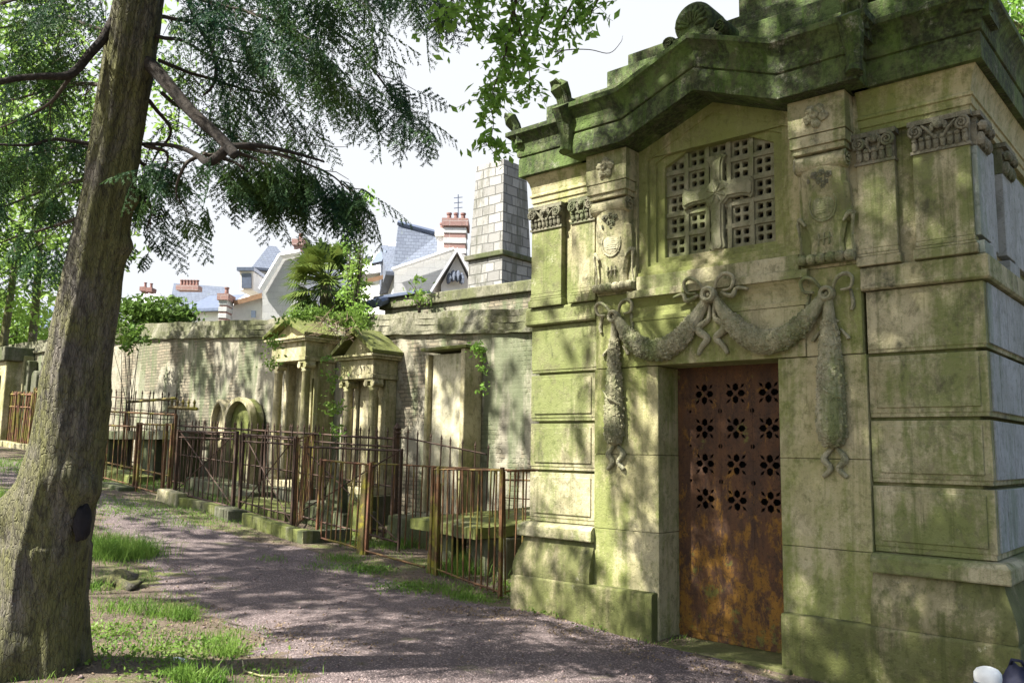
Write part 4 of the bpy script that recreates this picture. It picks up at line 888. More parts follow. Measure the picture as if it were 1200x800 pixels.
# ================================================================== STONE STACK AND HOUSES
TW = 20.
c0 = att(588, 330, TW); cr_ = att(592, 177, TW)
t = thing('stone_stack', (float(c0[0]), float(c0[1])+.5, 1.0), 'tall tapering squared stone stack with a ledge, rising beyond the wall by the mausoleum', 'chimney tower')
X0, Y0 = float(c0[0]), float(c0[1])
zl = float(att(588, 298, TW)[2]); zt_ = float(cr_[2])
def taper(z, zt, w0, w1, d0, d1):
    return MB().hexa([(X0-w0, Y0, z), (X0, Y0, z), (X0, Y0+d0, z), (X0-w0, Y0+d0, z)], [(X0-w1+.0-.03, Y0+.10, zt), (X0-.10, Y0+.10, zt), (X0-.10, Y0+d1, zt), (X0-w1-.03, Y0+d1, zt)])
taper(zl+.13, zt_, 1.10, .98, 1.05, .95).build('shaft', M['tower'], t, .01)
MB().box(X0-1.2, X0+.08, Y0-.08, Y0+1.2, zl, zl+.128).build('ledge', M['tomb_dark'], t, .02)
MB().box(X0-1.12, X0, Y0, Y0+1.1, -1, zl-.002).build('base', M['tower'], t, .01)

def house(name, label, t, pxl, pxr, py_eave, py_ridge, depth, yaw, wallm, roofm, gable_front=False, hip=0):
    """yaw: rotation of the long face from the picture plane, degrees. returns (thing, frame fn)"""
    A = att(pxl, py_eave, t); B = att(pxr, py_eave, t); ze = float(A[2]); zr = float(att((pxl+pxr)/2, py_ridge, t+depth/2)[2])
    w = float(np.linalg.norm((B-A)[:2])); mid = (A+B)/2; th = math.atan2(R0[1], R0[0])+math.radians(yaw)
    ux_, uy_ = math.cos(th), math.sin(th); vx, vy = -uy_, ux_
    def L(u, v, z): return (mid[0]+ux_*u+vx*v, mid[1]+uy_*u+vy*v, z)
    T = thing(name, (float(mid[0]), float(mid[1]), 1.), label, 'house'); hw = w/2; e = .35
    MB().hexa([L(-hw, 0, 0), L(hw, 0, 0), L(hw, depth, 0), L(-hw, depth, 0)], [L(-hw, 0, ze), L(hw, 0, ze), L(hw, depth, ze), L(-hw, depth, ze)]).build('wall', M[wallm], T)
    if gable_front:
        MB().add([L(-hw, 0, ze), L(hw, 0, ze), L(0, 0, zr-.2), L(-hw, depth, ze), L(hw, depth, ze), L(0, depth, zr-.2)], [(0, 1, 2), (3, 5, 4), (0, 2, 5, 3), (1, 4, 5, 2), (0, 3, 4, 1)]).build('gable', M[wallm], T)
        for s in (-1, 1):
            MB().add([L(s*(hw+e), -e, ze-.25), L(0, -e, zr), L(0, depth+e, zr), L(s*(hw+e), depth+e, ze-.25), L(s*(hw+e), -e, ze-.4), L(0, -e, zr-.15), L(0, depth+e, zr-.15), L(s*(hw+e), depth+e, ze-.4)],
                     [(0, 1, 2, 3), (7, 6, 5, 4), (0, 4, 5, 1), (1, 5, 6, 2), (2, 6, 7, 3), (3, 7, 4, 0)]).build('roof', M[roofm], T)
    else:
        h = hip
        MB().add([L(-hw-e, -e, ze), L(hw+e, -e, ze), L(hw+e, depth+e, ze), L(-hw-e, depth+e, ze), L(-hw-e+h, depth/2, zr), L(hw+e-h, depth/2, zr), L(-hw-e, -e, ze-.15), L(hw+e, -e, ze-.15), L(hw+e, depth+e, ze-.15), L(-hw-e, depth+e, ze-.15)],
                 [(0, 1, 5, 4), (1, 2, 5), (2, 3, 4, 5), (3, 0, 4), (0, 6, 7, 1), (1, 7, 8, 2), (2, 8, 9, 3), (3, 9, 6, 0), (6, 9, 8, 7)]).build('roof', M[roofm], T)
    return T, L, ze, zr, hw
def chimney(T, t, pxl, pxr, pyt, pyb, mat, pots=2, d=1.0, parent_name='chimney'):
    A, B, Cc = att(pxl, pyt, t), att(pxr, pyt, t), att(pxl, pyb, t); w = np.linalg.norm((B-A)[:2])
    th = math.atan2(R0[1], R0[0]); ux_, uy_ = math.cos(th), math.sin(th); vx, vy = -uy_, ux_
    Lc = lambda u, v, z: (A[0]+ux_*u+vx*v, A[1]+uy_*u+vy*v, z); z0, z1 = float(Cc[2]), float(A[2]); mb = MB()
    mb.hexa([Lc(0, 0, z0), Lc(w, 0, z0), Lc(w, d, z0), Lc(0, d, z0)], [Lc(0, 0, z1-.3), Lc(w, 0, z1-.3), Lc(w, d, z1-.3), Lc(0, d, z1-.3)])
    mb.hexa([Lc(-.1, -.1, z1-.298), Lc(w+.1, -.1, z1-.298), Lc(w+.1, d+.1, z1-.298), Lc(-.1, d+.1, z1-.298)], [Lc(-.1, -.1, z1), Lc(w+.1, -.1, z1), Lc(w+.1, d+.1, z1), Lc(-.1, d+.1, z1)])
    ch = mb.build('chimney', M[mat], T)
    if mat == 'banded_brick' and z1-z0 > 1.2:
        for k in range(3):
            zz_ = z0+(z1-.3-z0)*(.2+.3*k); MB().hexa([Lc(-.03, -.03, zz_), Lc(w+.03, -.03, zz_), Lc(w+.03, d+.03, zz_), Lc(-.03, d+.03, zz_)], [Lc(-.03, -.03, zz_+.2), Lc(w+.03, -.03, zz_+.2), Lc(w+.03, d+.03, zz_+.2), Lc(-.03, d+.03, zz_+.2)]).build('stone_band', M['house_stone'], ch)
    for k in range(pots):
        q = Lc(w*(k+.5)/pots, d/2, z1); MB().lathe([(.10, 0), (.08, .28), (.11, .30), (.11, .36), (.001, .36)], q, 10).build('chimney_pot', M['terracotta'], ch)
    return ch
def quad_at(T, t, pts, mat, name, th=.12, parent=None):
    """flat panel (skylight, window) facing the viewer's side at distance t"""
    q = [att(px, py, t+(p2 if p2 else 0)) for px, py, p2 in pts]; n = np.cross(q[1]-q[0], q[3]-q[0]); n = n/np.linalg.norm(n)*th
    return MB().hexa([tuple(a) for a in q], [tuple(a+n) for a in q]).build(name, M[mat], parent or T)
# house 1 behind the palm : slate mansard, stone gable, banded chimney
T1, L, ze, zr, hw = house('town_house', 'pale stone house with steep slate roof and banded brick chimney, beside the stone stack', 34, 462, 552, 322, 290, 9, 12, 'house_stone', 'slate', False, 0)
chimney(T1, 33.0, 521, 546, 256, 306, 'banded_brick', 3)
chimney(T1, 33.4, 513, 521, 268, 306, 'plaster', 1)
ae = MB(); ae.tube([att(537, 258, 33), att(537, 228, 33)], .025, 4)
for q in (232, 238, 244): ae.tube([att(532, q, 33), att(542, q-1, 33)], .018, 4)
ae.build('aerial', M['zinc_blue'], T1)
# steep mansard slope
qa = [att(460, 316, 33.6), att(517, 302, 33.6), att(515, 274, 35.2), att(467, 261, 35.2)]; nn_ = FW*2.0
MB().hexa([tuple(x) for x in qa], [tuple(x+nn_) for x in qa]).build('mansard', M['slate'], T1)
MB().tube([att(466, 261, 35.1), att(516, 274, 35.1)], .10, 4).build('ridge_flashing', M['zinc_blue'], T1)
# lit gable leaning wall in front of slate roof
g = [att(462, 345, 32.5), att(556, 345, 32.5), att(556, 305, 32.5), att(532, 292, 32.5), att(462, 315, 32.5)]; nrm = FW*.6
MB().add([tuple(a) for a in g]+[tuple(a+nrm) for a in g], [(0, 1, 2, 3, 4), (9, 8, 7, 6, 5)]+[(i, 5+i, 5+(i+1) % 5, (i+1) % 5) for i in range(5)]).build('gable_wall', M['house_stone'], T1)
MB().tube([att(460, 316, 32.3), att(532, 292, 32.3)], .08, 4).build('verge', M['white_paint'], T1)
T1b, L, ze, zr, hw = house('gabled_dormer_house', 'small white gabled house front with carved bargeboard left of the stone stack', 28, 517, 552, 334, 303, 3, 5, 'plaster', 'pale_roof', True)
mb = MB()
for k in range(4): q = att(526+k*5, 322+abs(k-1.5)*3, 27.8); mb.blob(q, (.13, .05, .2), k, .3, 4)
mb.build('bargeboard_carving', M['slate'], T1b)
T1c, L, ze, zr, hw = house('pale_roofed_house', 'bright pale roofed house with a skylight between the palm and the slate roof', 38, 405, 466, 318, 276, 8, -30, 'plaster', 'pale_roof', False)
quad_at(T1c, 35.6, [(436, 312, 0), (448, 309, 0), (454, 296, 1.5), (443, 299, 1.5)], 'glass', 'skylight')
quad_at(T1c, 35.4, [(424, 303, 0), (434, 300, 0), (436, 306, 0), (428, 310, 0)], 'slate', 'roof_vent')
MB().hexa([tuple(att(428, 333, 35)), tuple(att(466, 322, 35)), tuple(att(466, 322, 36)), tuple(att(428, 333, 36))], [tuple(att(428, 327, 35)), tuple(att(466, 318, 35)), tuple(att(466, 318, 36)), tuple(att(428, 327, 36))]).build('eave', M['wood_eave'], T1c)
# house 2
T2, L, ze, zr, hw = house('dormered_house', 'white house with brown eaves, blue dormer and grey stone gable, left of the palm', 42, 275, 330, 352, 303, 8, -35, 'plaster', 'pale_roof', False)
def ubox(T, t, pxl, pxr, pyt, pyb, d, mat, name, off=0.):
    a, b, c_, e = att(pxl, pyb, t), att(pxr, pyb, t), att(pxr, pyt, t), att(pxl, pyt, t); v = np.array([-R0[1], R0[0], 0]); o_ = v*off
    return MB().hexa([tuple(a+o_), tuple(b+o_), tuple(b+o_+v*d), tuple(a+o_+v*d)], [tuple(e+o_), tuple(c_+o_), tuple(c_+o_+v*d), tuple(e+o_+v*d)]).build(name, M[mat], T)
ubox(T2, 40, 281, 297, 318, 340, 4.0, 'plaster', 'dormer'); ubox(T2, 40, 279, 299, 314, 318, 4.3, 'zinc_blue', 'dormer_roof', -.2); ubox(T2, 40, 284, 295, 321, 338, .1, 'zinc_blue', 'dormer_window', -.12)
g = [att(307, 378, 38.2), att(352, 378, 38.2), att(352, 296, 38.2), att(330, 300, 38.2), att(308, 338, 38.2)]; nrm = FW*1.
MB().add([tuple(a) for a in g]+[tuple(a+nrm) for a in g], [(0, 1, 2, 3, 4), (9, 8, 7, 6, 5)]+[(i, 5+i, 5+(i+1) % 5, (i+1) % 5) for i in range(5)]).build('gable_wall', M['house_stone'], T2)
MB().tube([att(306, 339, 38.0), att(329, 300, 38.0), att(352, 296, 38.)], .16, 4).build('verge', M['white_paint'], T2)
MB().hexa([tuple(att(274, 358, 38.3)), tuple(att(307, 349, 38.3)), tuple(att(307, 349, 39.5)), tuple(att(274, 358, 39.5))], [tuple(att(274, 352, 38.3)), tuple(att(307, 343, 38.3)), tuple(att(307, 343, 39.5)), tuple(att(274, 352, 39.5))]).build('eave', M['wood_eave'], T2)
g = [att(270, 378, 38.6), att(307, 378, 38.6), att(307, 347, 38.6), att(274, 356, 38.6)]
MB().hexa([tuple(g[0]), tuple(g[1]), tuple(g[1]+FW), tuple(g[0]+FW)], [tuple(g[3]), tuple(g[2]), tuple(g[2]+FW), tuple(g[3]+FW)]).build('front_wall', M['plaster'], T2)
quad_at(T2, 38.4, [(295, 372, 0), (300, 372, 0), (300, 364, 0), (295, 364, 0)], 'glass', 'window', .1)
chimney(T2, 37.8, 258, 266, 344, 378, 'banded_brick', 1, .8)
chimney(T2, 40, 345, 355, 280, 300, 'banded_brick', 1, .8)
T2b, *_ = house('slate_spire_house', 'house with steep slate roof rising behind the dormered white house', 50, 303, 338, 316, 288, 4, 20, 'house_stone', 'slate', False, 1.0)
# house 3
T3, L, ze, zr, hw = house('blue_roofed_house', 'white house with blue slate roof and a row of chimney pots above the wall bush', 52, 208, 258, 362, 334, 7, 20, 'plaster', 'slate', False, 0)
chimney(T3, 50, 209, 231, 334, 338, 'banded_brick', 6, .5)
T3b, *_ = house('low_white_house', 'low white house with dormer just left of the small brick chimney', 44, 222, 262, 362, 345, 4, -15, 'plaster', 'zinc_blue', False, 0)
quad_at(T3b, 43, [(226, 366, 0), (230, 366, 0), (230, 357, 0), (226, 357, 0)], 'glass', 'window', .1)
# house 4 far left of the bush
T4, *_ = house('distant_house', 'small distant pale roofed house with two chimneys right of the tree trunk', 60, 150, 186, 356, 342, 5, 10, 'plaster', 'pale_roof', False, 1)
chimney(T4, 59, 166, 170, 336, 343, 'terracotta', 1, .6); chimney(T4, 59, 173, 177, 337, 343, 'terracotta', 1, .6)
T5, *_ = house('distant_house', 'distant house with pointed blue roof left of the tree trunk', 60, 30, 60, 382, 355, 5, 0, 'plaster', 'zinc_blue', False, 1.2)

# ================================================================== FOLIAGE TOOLS
def leaf_mesh(cent, size, name, mat, parent, droop=.0, aspect=1.7, normal=None, nspread=1.):
    """one folded leaf (two triangles pairs) per centre"""
    n = len(cent); cent = np.asarray(cent); s = size*rng.uniform(.65, 1.3, n)[:, None]
    a = rng.normal(size=(n, 3)); a[:, 2] -= droop; a /= np.linalg.norm(a, axis=1)[:, None]
    b = rng.normal(size=(n, 3)); 
    if normal is not None: nn = np.asarray(normal)+rng.normal(size=(n, 3))*nspread; b = np.cross(nn, a)
    b -= a*(a*b).sum(1)[:, None]; b /= np.linalg.norm(b, axis=1)[:, None]; c = np.cross(a, b)
    tip = cent+a*s*aspect*.5; base = cent-a*s*aspect*.5; l = cent+b*s*.36-c*s*.10+a*s*.05; r = cent-b*s*.36-c*s*.10+a*s*.05
    V = np.stack([base, r, tip, l], 1).reshape(-1, 3); Fq = np.arange(4*n).reshape(n, 4)
    return arrays_mesh(name, V, Fq, mat, parent)
def clumps(n, centre, rad, k=12, spread=.28, shell=.5):
    """points gathered in clumps spread over an ellipsoid"""
    centre = np.array(centre); rad = np.array(rad); nc = max(1, n//k)
    d = rng.normal(size=(nc, 3)); d /= np.linalg.norm(d, axis=1)[:, None]; r = rng.uniform(shell**3, 1, nc)**(1/3)
    cc = centre+d*r[:, None]*rad; sc = spread*rng.uniform(.5, 1.4, nc)
    return np.repeat(cc, k, 0)+rng.normal(size=(nc*k, 3))*np.repeat(sc, k)[:, None]*np.array([1, 1, .55])
def tree_trunk(mb, base, top, r0, r1, bend=.2, n=10):
    b, t_ = Vector(base), Vector(top); pts = []
    for i in range(n+1):
        u = i/n; p = b.lerp(t_, u); p += Vector((noise.noise(Vector((u*2, b.x, 1))), noise.noise(Vector((u*2, b.y, 7))), 0))*bend; pts.append(p)
    mb.tube(pts, [r0*(1.5 if i == 0 else 1)*(1-i/n)+r1*i/n for i in range(n+1)], 10); return pts

# ================================================================== THE BIG LEANING CONIFER
TT = 5.2
prof_t = [(900, 22, 175), (850, 30, 134), (800, 38, 116), (740, 43, 104), (700, 46, 99), (650, 52, 95), (600, 60, 93), (520, 80, 83), (440, 89, 75), (400, 96, 70), (300, 113, 63), (200, 132, 57), (100, 147, 55), (0, 165, 49), (-200, 200, 50), (-500, 255, 42), (-900, 320, 30), (-1500, 400, 12)]
cs = [att(cx, py, TT) for py, cx, w_ in prof_t]; rs = [w_/2*TT/F for _, _, w_ in prof_t]
base_p = cs[2]; tree1 = thing('conifer_tree', (float(base_p[0]), float(base_p[1]), gz(base_p[0], base_p[1])), 'large leaning conifer with knotty mossy trunk and drooping dark boughs in the left foreground', 'tree')
knots = [(att(157, 84, TT-.18), .10, .05, -.05), (att(123, 268, TT-.2), .09, .05, -.04), (att(142, 150, TT-.2), .07, .03, 0), (att(10, 598, TT-.05), .13, .09, 0), (att(100, 575, TT-.05), .12, .06, 0), (att(160, 235, TT), .08, .05, 0),
         (att(128, 475, TT), .06, .03, 0), (att(148, 290, TT), .09, .05, 0), (att(110, 60, TT), .05, .03, 0), (att(70, 560, TT-.2), .10, .03, 0), (att(75, 700, TT-.25), .12, -.035, 0), (att(20, 760, TT-.2), .12, .04, 0), (att(100, 790, TT-.1), .14, .06, 0), (att(138, 210, TT-.2), .07, .03, 0), (att(172, 75, TT), .08, .04, 0)]
zs_ = [c_[2] for c_ in cs]; order = np.argsort(zs_); zr_ = np.array(zs_)[order]; cxs = np.array([c_[0] for c_ in cs])[order]; cys = np.array([c_[1] for c_ in cs])[order]; rr_ = np.array(rs)[order]
nr, ns = 300, 96; V = []
zz = np.concatenate([np.linspace(zr_[0], 5.6, 260), np.linspace(5.7, zr_[-1], 40)])
for z in zz:
    cx, cy_, r = np.interp(z, zr_, cxs), np.interp(z, zr_, cys), np.interp(z, zr_, rr_)
    for k in range(ns):
        a = 2*PI*k/ns; dx, dy = math.cos(a), math.sin(a)
        fl = -.5*r*(.10 if z > .9 else .0)+.03*noise.noise(Vector((dx*1.6, dy*1.6, z*.55)))+.016*noise.noise(Vector((dx*5, dy*5, z*1.6)))
        fl += (.07*max(0, .55-z)/.55)*math.sin(a*5+1.3)*.6
        rg = 1-abs(noise.noise(Vector((dx*9, dy*9, z*2.2))))*2; fl += .010*max(0, rg)-.005+.004*noise.noise(Vector((dx*24, dy*24, z*9)))
        x, y = cx+dx*(r+fl), cy_+dy*(r+fl)
        for kp, R_, A_, B_ in knots:
            d2 = (x-kp[0])**2+(y-kp[1])**2+(z-kp[2])**2
            if d2 < 4*R_*R_: g_ = A_*math.exp(-d2/(R_*R_*.7))+B_*1.6*math.exp(-d2/(R_*R_*.14)); x += dx*g_; y += dy*g_
        V.append((x, y, z))
Fq = [(i*ns+k, i*ns+(k+1) % ns, (i+1)*ns+(k+1) % ns, (i+1)*ns+k) for i in range(nr-1) for k in range(ns)]
trunk1 = arrays_mesh('trunk', np.array(V), np.array(Fq), M['bark'], tree1, True)
def pxtube(pts, rad, name, mat, parent, n=9, jit=.0):
    P3 = [Vector(att(*p)) for p in pts]; out = []; rr = []
    for i in range(len(P3)-1):
        for k in range(5):
            f = k/5; p0 = P3[max(i-1, 0)]; p1, p2 = P3[i], P3[i+1]; p3 = P3[min(i+2, len(P3)-1)]
            q = .5*((2*p1)+(p2-p0)*f+(2*p0-5*p1+4*p2-p3)*f*f+(3*p1-p0-3*p2+p3)*f**3)
            out.append(q+Vector((noise.noise(q*5), noise.noise(q*5+Vector((9, 0, 0))), noise.noise(q*5+Vector((0, 9, 0)))))*jit); rr.append(rad[i]*(1-f)+rad[i+1]*f)
    out.append(P3[-1]); rr.append(rad[-1])
    return MB().tube(out, rr, n).build(name, mat, parent, 0, True), out
MB().blob(att(97, 612, TT-.10), (.035, .05, .11), 3, .3, 14).build('branch_scar', plain('scar_wood', (.014, .012, .014), .9, 0, .3, .4, 12), tree1, 0, True)
B_ = M['bark']; T_W = M['twig']
L1, _ = pxtube([(152, 56, 5.2), (176, 78, 5.15), (200, 102, 5.1), (235, 140, 5.0), (262, 165, 4.95), (277, 183, 4.9)], [.048, .044, .039, .035, .032, .029], 'limb', M['limb'], tree1, 12, .012)
pxtube([(268, 172, 4.95), (258, 183, 4.95), (244, 190, 5.0), (231, 182, 5.1), (205, 170, 5.2), (160, 168, 5.25)], [.030, .029, .027, .017, .013, .012], 'limb', M['limb'], tree1, 8, .01)
pxtube([(272, 172, 4.95), (300, 170, 5.0), (335, 176, 5.1), (380, 190, 5.3)], [.022, .016, .012, .006], 'limb', M['limb'], tree1, 7, .01)
pxtube([(140, 15, 5.2), (118, 48, 5.1), (86, 84, 5.0), (50, 88, 4.9), (0, 96, 4.8), (-90, 120, 4.6)], [.029, .027, .025, .020, .018, .014], 'limb', M['limb'], tree1, 9, .015)
pxtube([(212, -40, 5.4), (228, 20, 5.4), (252, 66, 5.35), (250, 98, 5.3), (238, 112, 5.3)], [.018, .015, .013, .010, .006], 'limb', M['limb'], tree1, 7, .01)
pxtube([(112, 168, 5.2), (64, 162, 5.1), (30, 170, 5.0), (-40, 168, 4.9)], [.014, .011, .009, .006], 'limb', M['limb'], tree1, 7, .012)

# needle sprays -----------------------------------------------------
def spray_template(L=.42, ntw=13, seed=0):
    r_ = np.random.default_rng(seed); cen, dirs = [], []
    def line(p, d, ln, step, sag):
        q = p.copy(); d = d.copy()
        for k in range(int(ln/step)):
            d = d+np.array([0, 0, -sag*step]); d /= np.linalg.norm(d); q = q+d*step
            side = np.cross(d, np.array([0, 0, 1.])); side /= (np.linalg.norm(side)+1e-6)
            for s in (-1, 1):
                nd = d*.75+side*s*.75+r_.normal(size=3)*.22; nd /= np.linalg.norm(nd); cen.append(q+nd*.010); dirs.append(nd)
        return q, d
    p = np.zeros(3); d = np.array([1., 0, .05]); n = ntw; step = L/n
    for k in range(n):
        p0 = p.copy(); p, d = line(p, d, step+.001, .016, .8)
        ln = (.17*(1-k/n)**.7+.03)*r_.uniform(.7, 1.2); s = 1 if k % 2 else -1
        side = np.cross(d, np.array([0, 0, 1.])); side /= np.linalg.norm(side); dd = d*.7+side*s*.8+np.array([0, 0, -.25]); dd /= np.linalg.norm(dd)
        line(p, dd, ln, .013, 2.5)
    return np.array(cen), np.array(dirs)
TPL = [spray_template(.42, 12, i) for i in range(5)]
def sprays(items, name, mat, parent, nl=.024, nw=.0048, thin=1.):
    """items: (pos, azimuth, pitch, roll, scale)"""
    Vs = []
    for pos, az, pt_, ro, sc in items:
        ce, di = TPL[rng.integers(5)]
        if thin < 1: m = rng.random(len(ce)) < thin; ce, di = ce[m], di[m]
        ca, sa, cp_, sp_, cr2, sr2 = math.cos(az), math.sin(az), math.cos(pt_), math.sin(pt_), math.cos(ro), math.sin(ro)
        Rz = np.array([[ca, -sa, 0], [sa, ca, 0], [0, 0, 1]]); Ry = np.array([[cp_, 0, -sp_], [0, 1, 0], [sp_, 0, cp_]]); Rx = np.array([[1, 0, 0], [0, cr2, -sr2], [0, sr2, cr2]])
        Rm = Rz@Ry@Rx; c2 = (ce*sc)@Rm.T+pos; d2 = di@Rm.T
        up = rng.normal(size=d2.shape)*.5+Rm[:, 2]; b = np.cross(d2, up); b /= np.linalg.norm(b, axis=1)[:, None]
        h = nl*.5*rng.uniform(.7, 1.2, len(c2))[:, None]*max(.8, sc**.5); w_ = nw*.5*max(.8, sc**.5)
        Vs.append(np.stack([c2-d2*h-b*w_*.6, c2-d2*h*.2+b*w_, c2+d2*h, c2-d2*h*.2-b*w_], 1).reshape(-1, 3))
    V = np.concatenate(Vs); return arrays_mesh(name, V, np.arange(len(V)).reshape(-1, 4), mat, parent)
def bough(pts, n, name_parent, lateral=.35, rad=.012, spread=.25, sc=1., rnd=random):
    """a bough seen at pixel polyline (px,py,t); returns spray items, builds a 'branch' mesh"""
    br, line = pxtube([(p[0], p[1], p[2]) for p in pts], [rad*(1-.75*i/(len(pts)-1)) for i in range(len(pts))], 'branch', T_W, name_parent, 6, .02)
    items = []; tw = MB(); m = len(line)
    for k in range(n):
        u = rnd.random()**.8*(m-1.01); i = int(u); p = line[i].lerp(line[i+1], u-i); d = (line[i+1]-line[i]); az0 = math.atan2(d.y, d.x)
        s = rnd.choice((-1, 1)); az = az0+s*rnd.uniform(.2, 1.5); ln = rnd.uniform(.05, lateral)*(1-.4*u/m)
        q = p+Vector((math.cos(az), math.sin(az), rnd.uniform(-.75, .15)))*ln+Vector((0, 0, -.3*ln))
        if ln > .08 and k % 2 == 0: tw.tube([p, (p+q)/2+Vector((0, 0, .02)), q], [.004, .003, .002], 3, False)
        items.append((np.array(q), az+rnd.gauss(0, .4), rnd.uniform(-1.45, -.35), rnd.gauss(0, .5), sc*rnd.uniform(.5, 1.05)))
    if tw.v: ALLTW.v, ALLTW.f = ALLTW.v, ALLTW.f; ALLTW.add(tw.v, tw.f)
    return items
BO = [
 # right side, upper
 ([(165, -60, 5.2), (250, -40, 5.3), (340, 0, 5.4), (410, 50, 5.5), (455, 105, 5.6), (480, 130, 5.6)], 66), ([(190, -110, 5.2), (300, -70, 5.6), (420, -40, 6.0), (520, -10, 6.2)], 66),
 ([(180, 20, 5.3), (260, 30, 5.7), (340, 60, 6.0), (400, 95, 6.2), (430, 118, 6.2)], 62), ([(175, -20, 5.0), (240, 0, 4.9), (310, 20, 4.9), (370, 50, 4.9)], 60),
 ([(185, 70, 5.2), (250, 95, 5.6), (310, 110, 5.8), (350, 125, 5.9)], 34), ([(200, -140, 6), (330, -120, 6.5), (440, -60, 6.8), (490, -20, 6.8)], 60),
 ([(210, -60, 4.6), (290, -50, 4.5), (350, -30, 4.5), (420, 0, 4.5)], 55), ([(180, 40, 5.2), (215, 50, 5.4), (260, 70, 5.5), (300, 75, 5.6)], 34),
 # middle right drooping mass
 ([(277, 172, 4.95), (305, 176, 5.1), (345, 186, 5.2), (385, 205, 5.3), (408, 222, 5.3)], 70), ([(270, 175, 5.0), (295, 186, 5.2), (325, 200, 5.3), (365, 218, 5.4)], 64),
 ([(240, 180, 5.1), (270, 190, 5.3), (295, 205, 5.5), (315, 222, 5.5)], 34), ([(230, 185, 5.1), (215, 195, 5.0), (205, 215, 5.0), (208, 235, 5.0)], 16), ([(170, 170, 5.2), (195, 180, 5.3), (190, 205, 5.3), (170, 235, 5.4)], 22),
 ([(165, 190, 5.3), (190, 210, 5.6), (215, 225, 5.8)], 12), ([(190, 110, 5.3), (220, 130, 5.6), (260, 150, 5.8), (290, 170, 5.8)], 26),
 ([(175, 120, 5.3), (200, 150, 5.5), (185, 180, 5.6), (170, 210, 5.7)], 16), ([(160, 230, 5.3), (178, 245, 5.4), (172, 268, 5.4)], 9),
 # left side
 ([(140, -20, 5.2), (80, -10, 5.2), (20, 0, 5.3), (-60, 20, 5.4)], 60), ([(130, 40, 5.3), (70, 20, 5.6), (10, 30, 5.8), (-60, 50, 6.0)], 60), ([(125, 100, 5.3), (70, 100, 5.7), (10, 120, 6.0), (-50, 140, 6.2)], 46),
 ([(120, 170, 5.3), (60, 175, 5.6), (10, 190, 5.8), (-40, 210, 6)], 50), ([(110, 210, 5.3), (60, 220, 5.8), (10, 240, 6.0), (-40, 260, 6.0)], 46), ([(105, 250, 5.3), (70, 262, 5.6), (30, 275, 5.8), (-10, 285, 5.9)], 34),
 ([(85, 85, 5.0), (60, 120, 5.0), (30, 140, 5.0), (0, 150, 5.0)], 26), ([(100, -80, 5.5), (40, -70, 6), (-40, -50, 6.5)], 50),
]
items = []; ALLTW = MB()
for pts, n in BO: low = pts[0][1] > 165; items += bough(pts, int(n*(.85 if low else .72)), tree1, .28 if low else .42, .014, .25, .72 if low else 1.0)
# rest of the crown, above and behind the frame
for k in range(11):
    z = random.uniform(4.2, 12); a = random.uniform(0, 2*PI); ln = random.uniform(1.4, 3.0)*(1-.045*z); cx, cy_ = np.interp(z, zr_, cxs), np.interp(z, zr_, cys)
    p0 = Vector((cx, cy_, z)); p1 = p0+Vector((math.cos(a)*ln, math.sin(a)*ln, -.25*ln))
    fw_ = (p1-Vector(C)).dot(Vector(FW)); up_ = (p1-Vector(C)).dot(Vector(UP))
    if fw_ > 0 and up_/fw_ < .55: continue
    MB().tube([p0, (p0+p1)/2+Vector((0, 0, .12)), p1], [.035, .025, .008], 6).build('branch', T_W, tree1)
    for q in range(22):
        f = random.uniform(.2, 1); p = p0.lerp(p1, f); items.append((np.array(p), a+random.uniform(-1.4, 1.4), random.uniform(-1.1, -.2), 0, random.uniform(1.2, 2.2)))
tag(ALLTW.build('twigs', T_W, tree1), kind='stuff')
sprays(items, 'needles', M['needle'], tree1, .027, .0088, .92)

# ================================================================== BROADLEAF TREES (off frame crowns shading the place, branches reaching in)
def shade_tree(loc, label, crown, rad, n, size=.17, r0=.13, mat='leaf_canopy', name='broadleaf_tree', k=44, spread=.30, group=None, shell=.2, limbs=9, lower=None):
    x, y = loc; g = gz(x, y); T = thing(name, (x, y, g), label, 'tree', group)
    mb = MB(); tp = tree_trunk(mb, (x, y, g-.1), (crown[0]*.6+x*.4, crown[1]*.6+y*.4, crown[2]), r0, r0*.3, .35); mb.build('trunk', B_, T, 0, True)
    for q in range(limbs):
        a = 2*PI*q/limbs+random.random(); i = random.randint(5, 9); p0 = tp[i]; p1 = Vector(crown)+Vector((math.cos(a)*rad[0]*.8, math.sin(a)*rad[1]*.8, random.uniform(-.4, .7)*rad[2]))
        MB().tube([p0, p0.lerp(p1, .5)+Vector((0, 0, .3)), p1], [r0*.3, r0*.18, r0*.06], 6).build('limb', B_, T)
    leaf_mesh(clumps(n, crown, rad, k, spread, shell), size, 'crown', M[mat], T, .3)
    if lower: leaf_mesh(clumps(lower[2], lower[0], lower[1], 22, .20, .1), .095, 'dapple_boughs', M[mat], T, .3)  # unseen low leaf layer added to throw crisper dapple on the scene
    return T
shade_tree((-4.6, -11.2), 'tall broadleaf tree standing behind the viewpoint, nearest it on the left', (-3.6, -6.9, 10.7), (3.0, 3.5, 2.4), 6800, lower=((-4.0, -4.9, 7.3), (2.3, 1.1, .6), 2600))
shade_tree((-10.5, -10.5), 'tall broadleaf tree on the grass, left of the viewpoint', (-11.4, -6.6, 11.2), (3.6, 4.2, 2.4), 6500, lower=((-8.3, -6.2, 7.4), (2.3, 1.3, .6), 2600))
shade_tree((-18.5, -8.8), 'smaller broadleaf tree farther along the path on the grass side', (-18.5, -5.8, 11), (4.2, 3.6, 2.2), 5500)
shade_tree((1.6, -11.8), 'broadleaf tree standing behind the viewpoint on the right', (-.2, -7.8, 10.2), (3.6, 3.2, 3.2), 15500)
